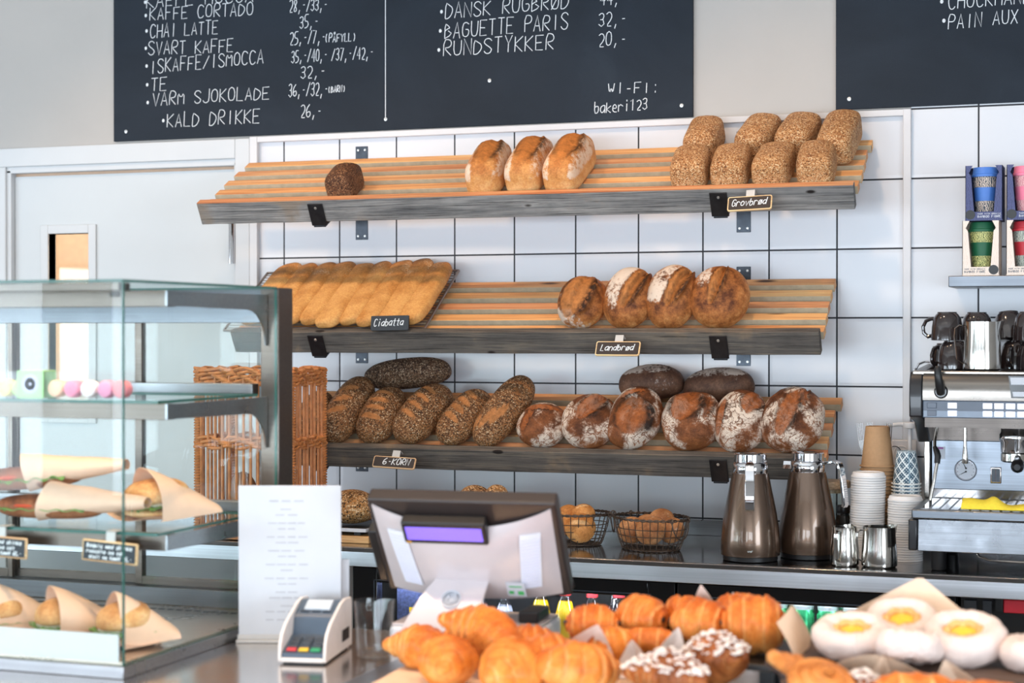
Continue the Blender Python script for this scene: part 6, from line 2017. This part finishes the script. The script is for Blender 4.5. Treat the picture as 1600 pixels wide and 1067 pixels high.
# sugared custard buns
def sugar_bun(label, loc, r_, seed, rx=0, ry=0, h=.030):
    e = thing('custard_bun', label, 'bun', loc, rot=(R(rx), R(ry), 0), group='sugared custard buns on the board')
    N1, N2 = 56, 28
    vs = []
    for i in range(N1):
        a = 2 * math.pi * i / N1
        for j in range(N2):
            c = 2 * math.pi * j / N2
            Rm = r_ * .70
            d = .0032 * noise.noise((math.cos(a) * r_ * 130 + seed, math.sin(a) * r_ * 130, math.cos(c) * 4 + math.sin(c) * 2.5)) + .004 * noise.noise((math.cos(a) * 2 + seed, math.sin(a) * 2, math.sin(c)))
            rr_ = r_ * .31 + d
            vs.append(((Rm + rr_ * math.cos(c)) * math.cos(a), (Rm + rr_ * math.cos(c)) * math.sin(a), h + (h + d) * math.sin(c) * (1 if math.sin(c) > 0 else .97)))
    fs = [(i * N2 + j, ((i + 1) % N1) * N2 + j, ((i + 1) % N1) * N2 + (j + 1) % N2, i * N2 + (j + 1) % N2) for i in range(N1) for j in range(N2)]
    part('sugar_coat', B().add(vs, fs), 'sugar', e)
    part('dough_ring', B().tube([(r_ * .40 * math.cos(2 * math.pi * q / 40), r_ * .40 * math.sin(2 * math.pi * q / 40), h * 1.50 + .002 * math.sin(q)) for q in range(40)], r_ * .10, 8, closed=True), 'bun_dough', e)
    part('custard', B().ball((0, 0, h * 1.22), r_ * .38, r_ * .38, h * .42, 28, 12), 'custard', e)
    return e


bz = .9503
sugar_bun('sugared custard bun at the left end of the board', (2.160, -2.080, bz + .0125), .068, 1.0, 14, 0, .025)
sugar_bun('sugared custard bun at the back with the brightest yellow centre', (2.232, -1.975, bz + .018), .068, 2.2, 22, 0, .027)
sugar_bun('sugared custard bun at the right with a round yellow centre', (2.345, -2.060, bz + .0155), .070, 3.1, 18, 0, .027)
sugar_bun('sugared bun at the front middle of the board, its centre turned away', (2.262, -2.148, bz + .0112), .055, 4.0, -16, 0, .024)
sugar_bun('sugared bun cut by the right picture edge', (2.470, -2.090, bz), .064, 5.3, 0, 0, .026)

# upturned parchment around the pastries
def big_paper(u, v):
    k = v
    x_ = (u - .5) * .36 * (1 - .97 * k)
    return (x_ + .010 * k, .03 * k + .012 * math.sin(u * 5) * (1 - k), .112 * k + .010 * (1 - k) * math.cos(u * 9))
solo('parchment_sheet', B().sheet(big_paper, 20, 16, .0007), 'parchment', 'big pointed parchment rising behind the custard buns', 'paper', (2.240, -1.902, .9508))
def flap(u, v):
    return (-.012 - .03 * v + .008 * math.sin(u * 4), (u - .5) * .20, .075 * v ** .8 * (1 - .5 * abs(u - .45)) )
solo('parchment_flap', B().sheet(flap, 14, 10, .0007), 'parchment', 'rounded parchment flap at the left end of the custard bun board', 'paper', (2.078, -2.02, .9508))
def fflap(u, v):
    return ((u - .5) * .17, -.016 * v - .004, .030 * v * (1 - (2 * abs(u - .5)) ** 1.6))
solo('parchment_flap', B().sheet(fflap, 14, 8, .0007), 'parchment', 'parchment flap folded over the front of the left custard buns', 'paper', (2.215, -2.192, .9508))
paper_corner('pale paper corner between the croissants and the chocolate pastries', (1.722, -2.150, .992), (1.690, -2.150, .930), .13)
paper_corner('pale paper corner left of the almond pastry, before the chocolate pastries', (1.872, -2.160, .998), (1.845, -2.160, .905), .10)
paper_corner('small pale paper corner right of the croissant heap', (1.790, -2.165, .972), (1.800, -2.170, .905), .09)
paper_corner('pale paper peak behind the middle chocolate pastries', (1.846, -1.885, 1.032), (1.862, -1.880, .935), .10)
paper_corner('small pale paper tip behind the right chocolate pastries', (1.905, -1.874, 1.020), (1.92, -1.876, .935), .08)
paper_corner('brown paper corner in front of the board, left one', (2.232, -2.235, .985), (2.224, -2.235, .903), .07, 'parchment')
paper_corner('brown paper corner in front of the board, right one', (2.330, -2.225, .982), (2.375, -2.225, .903), .14, 'parchment')
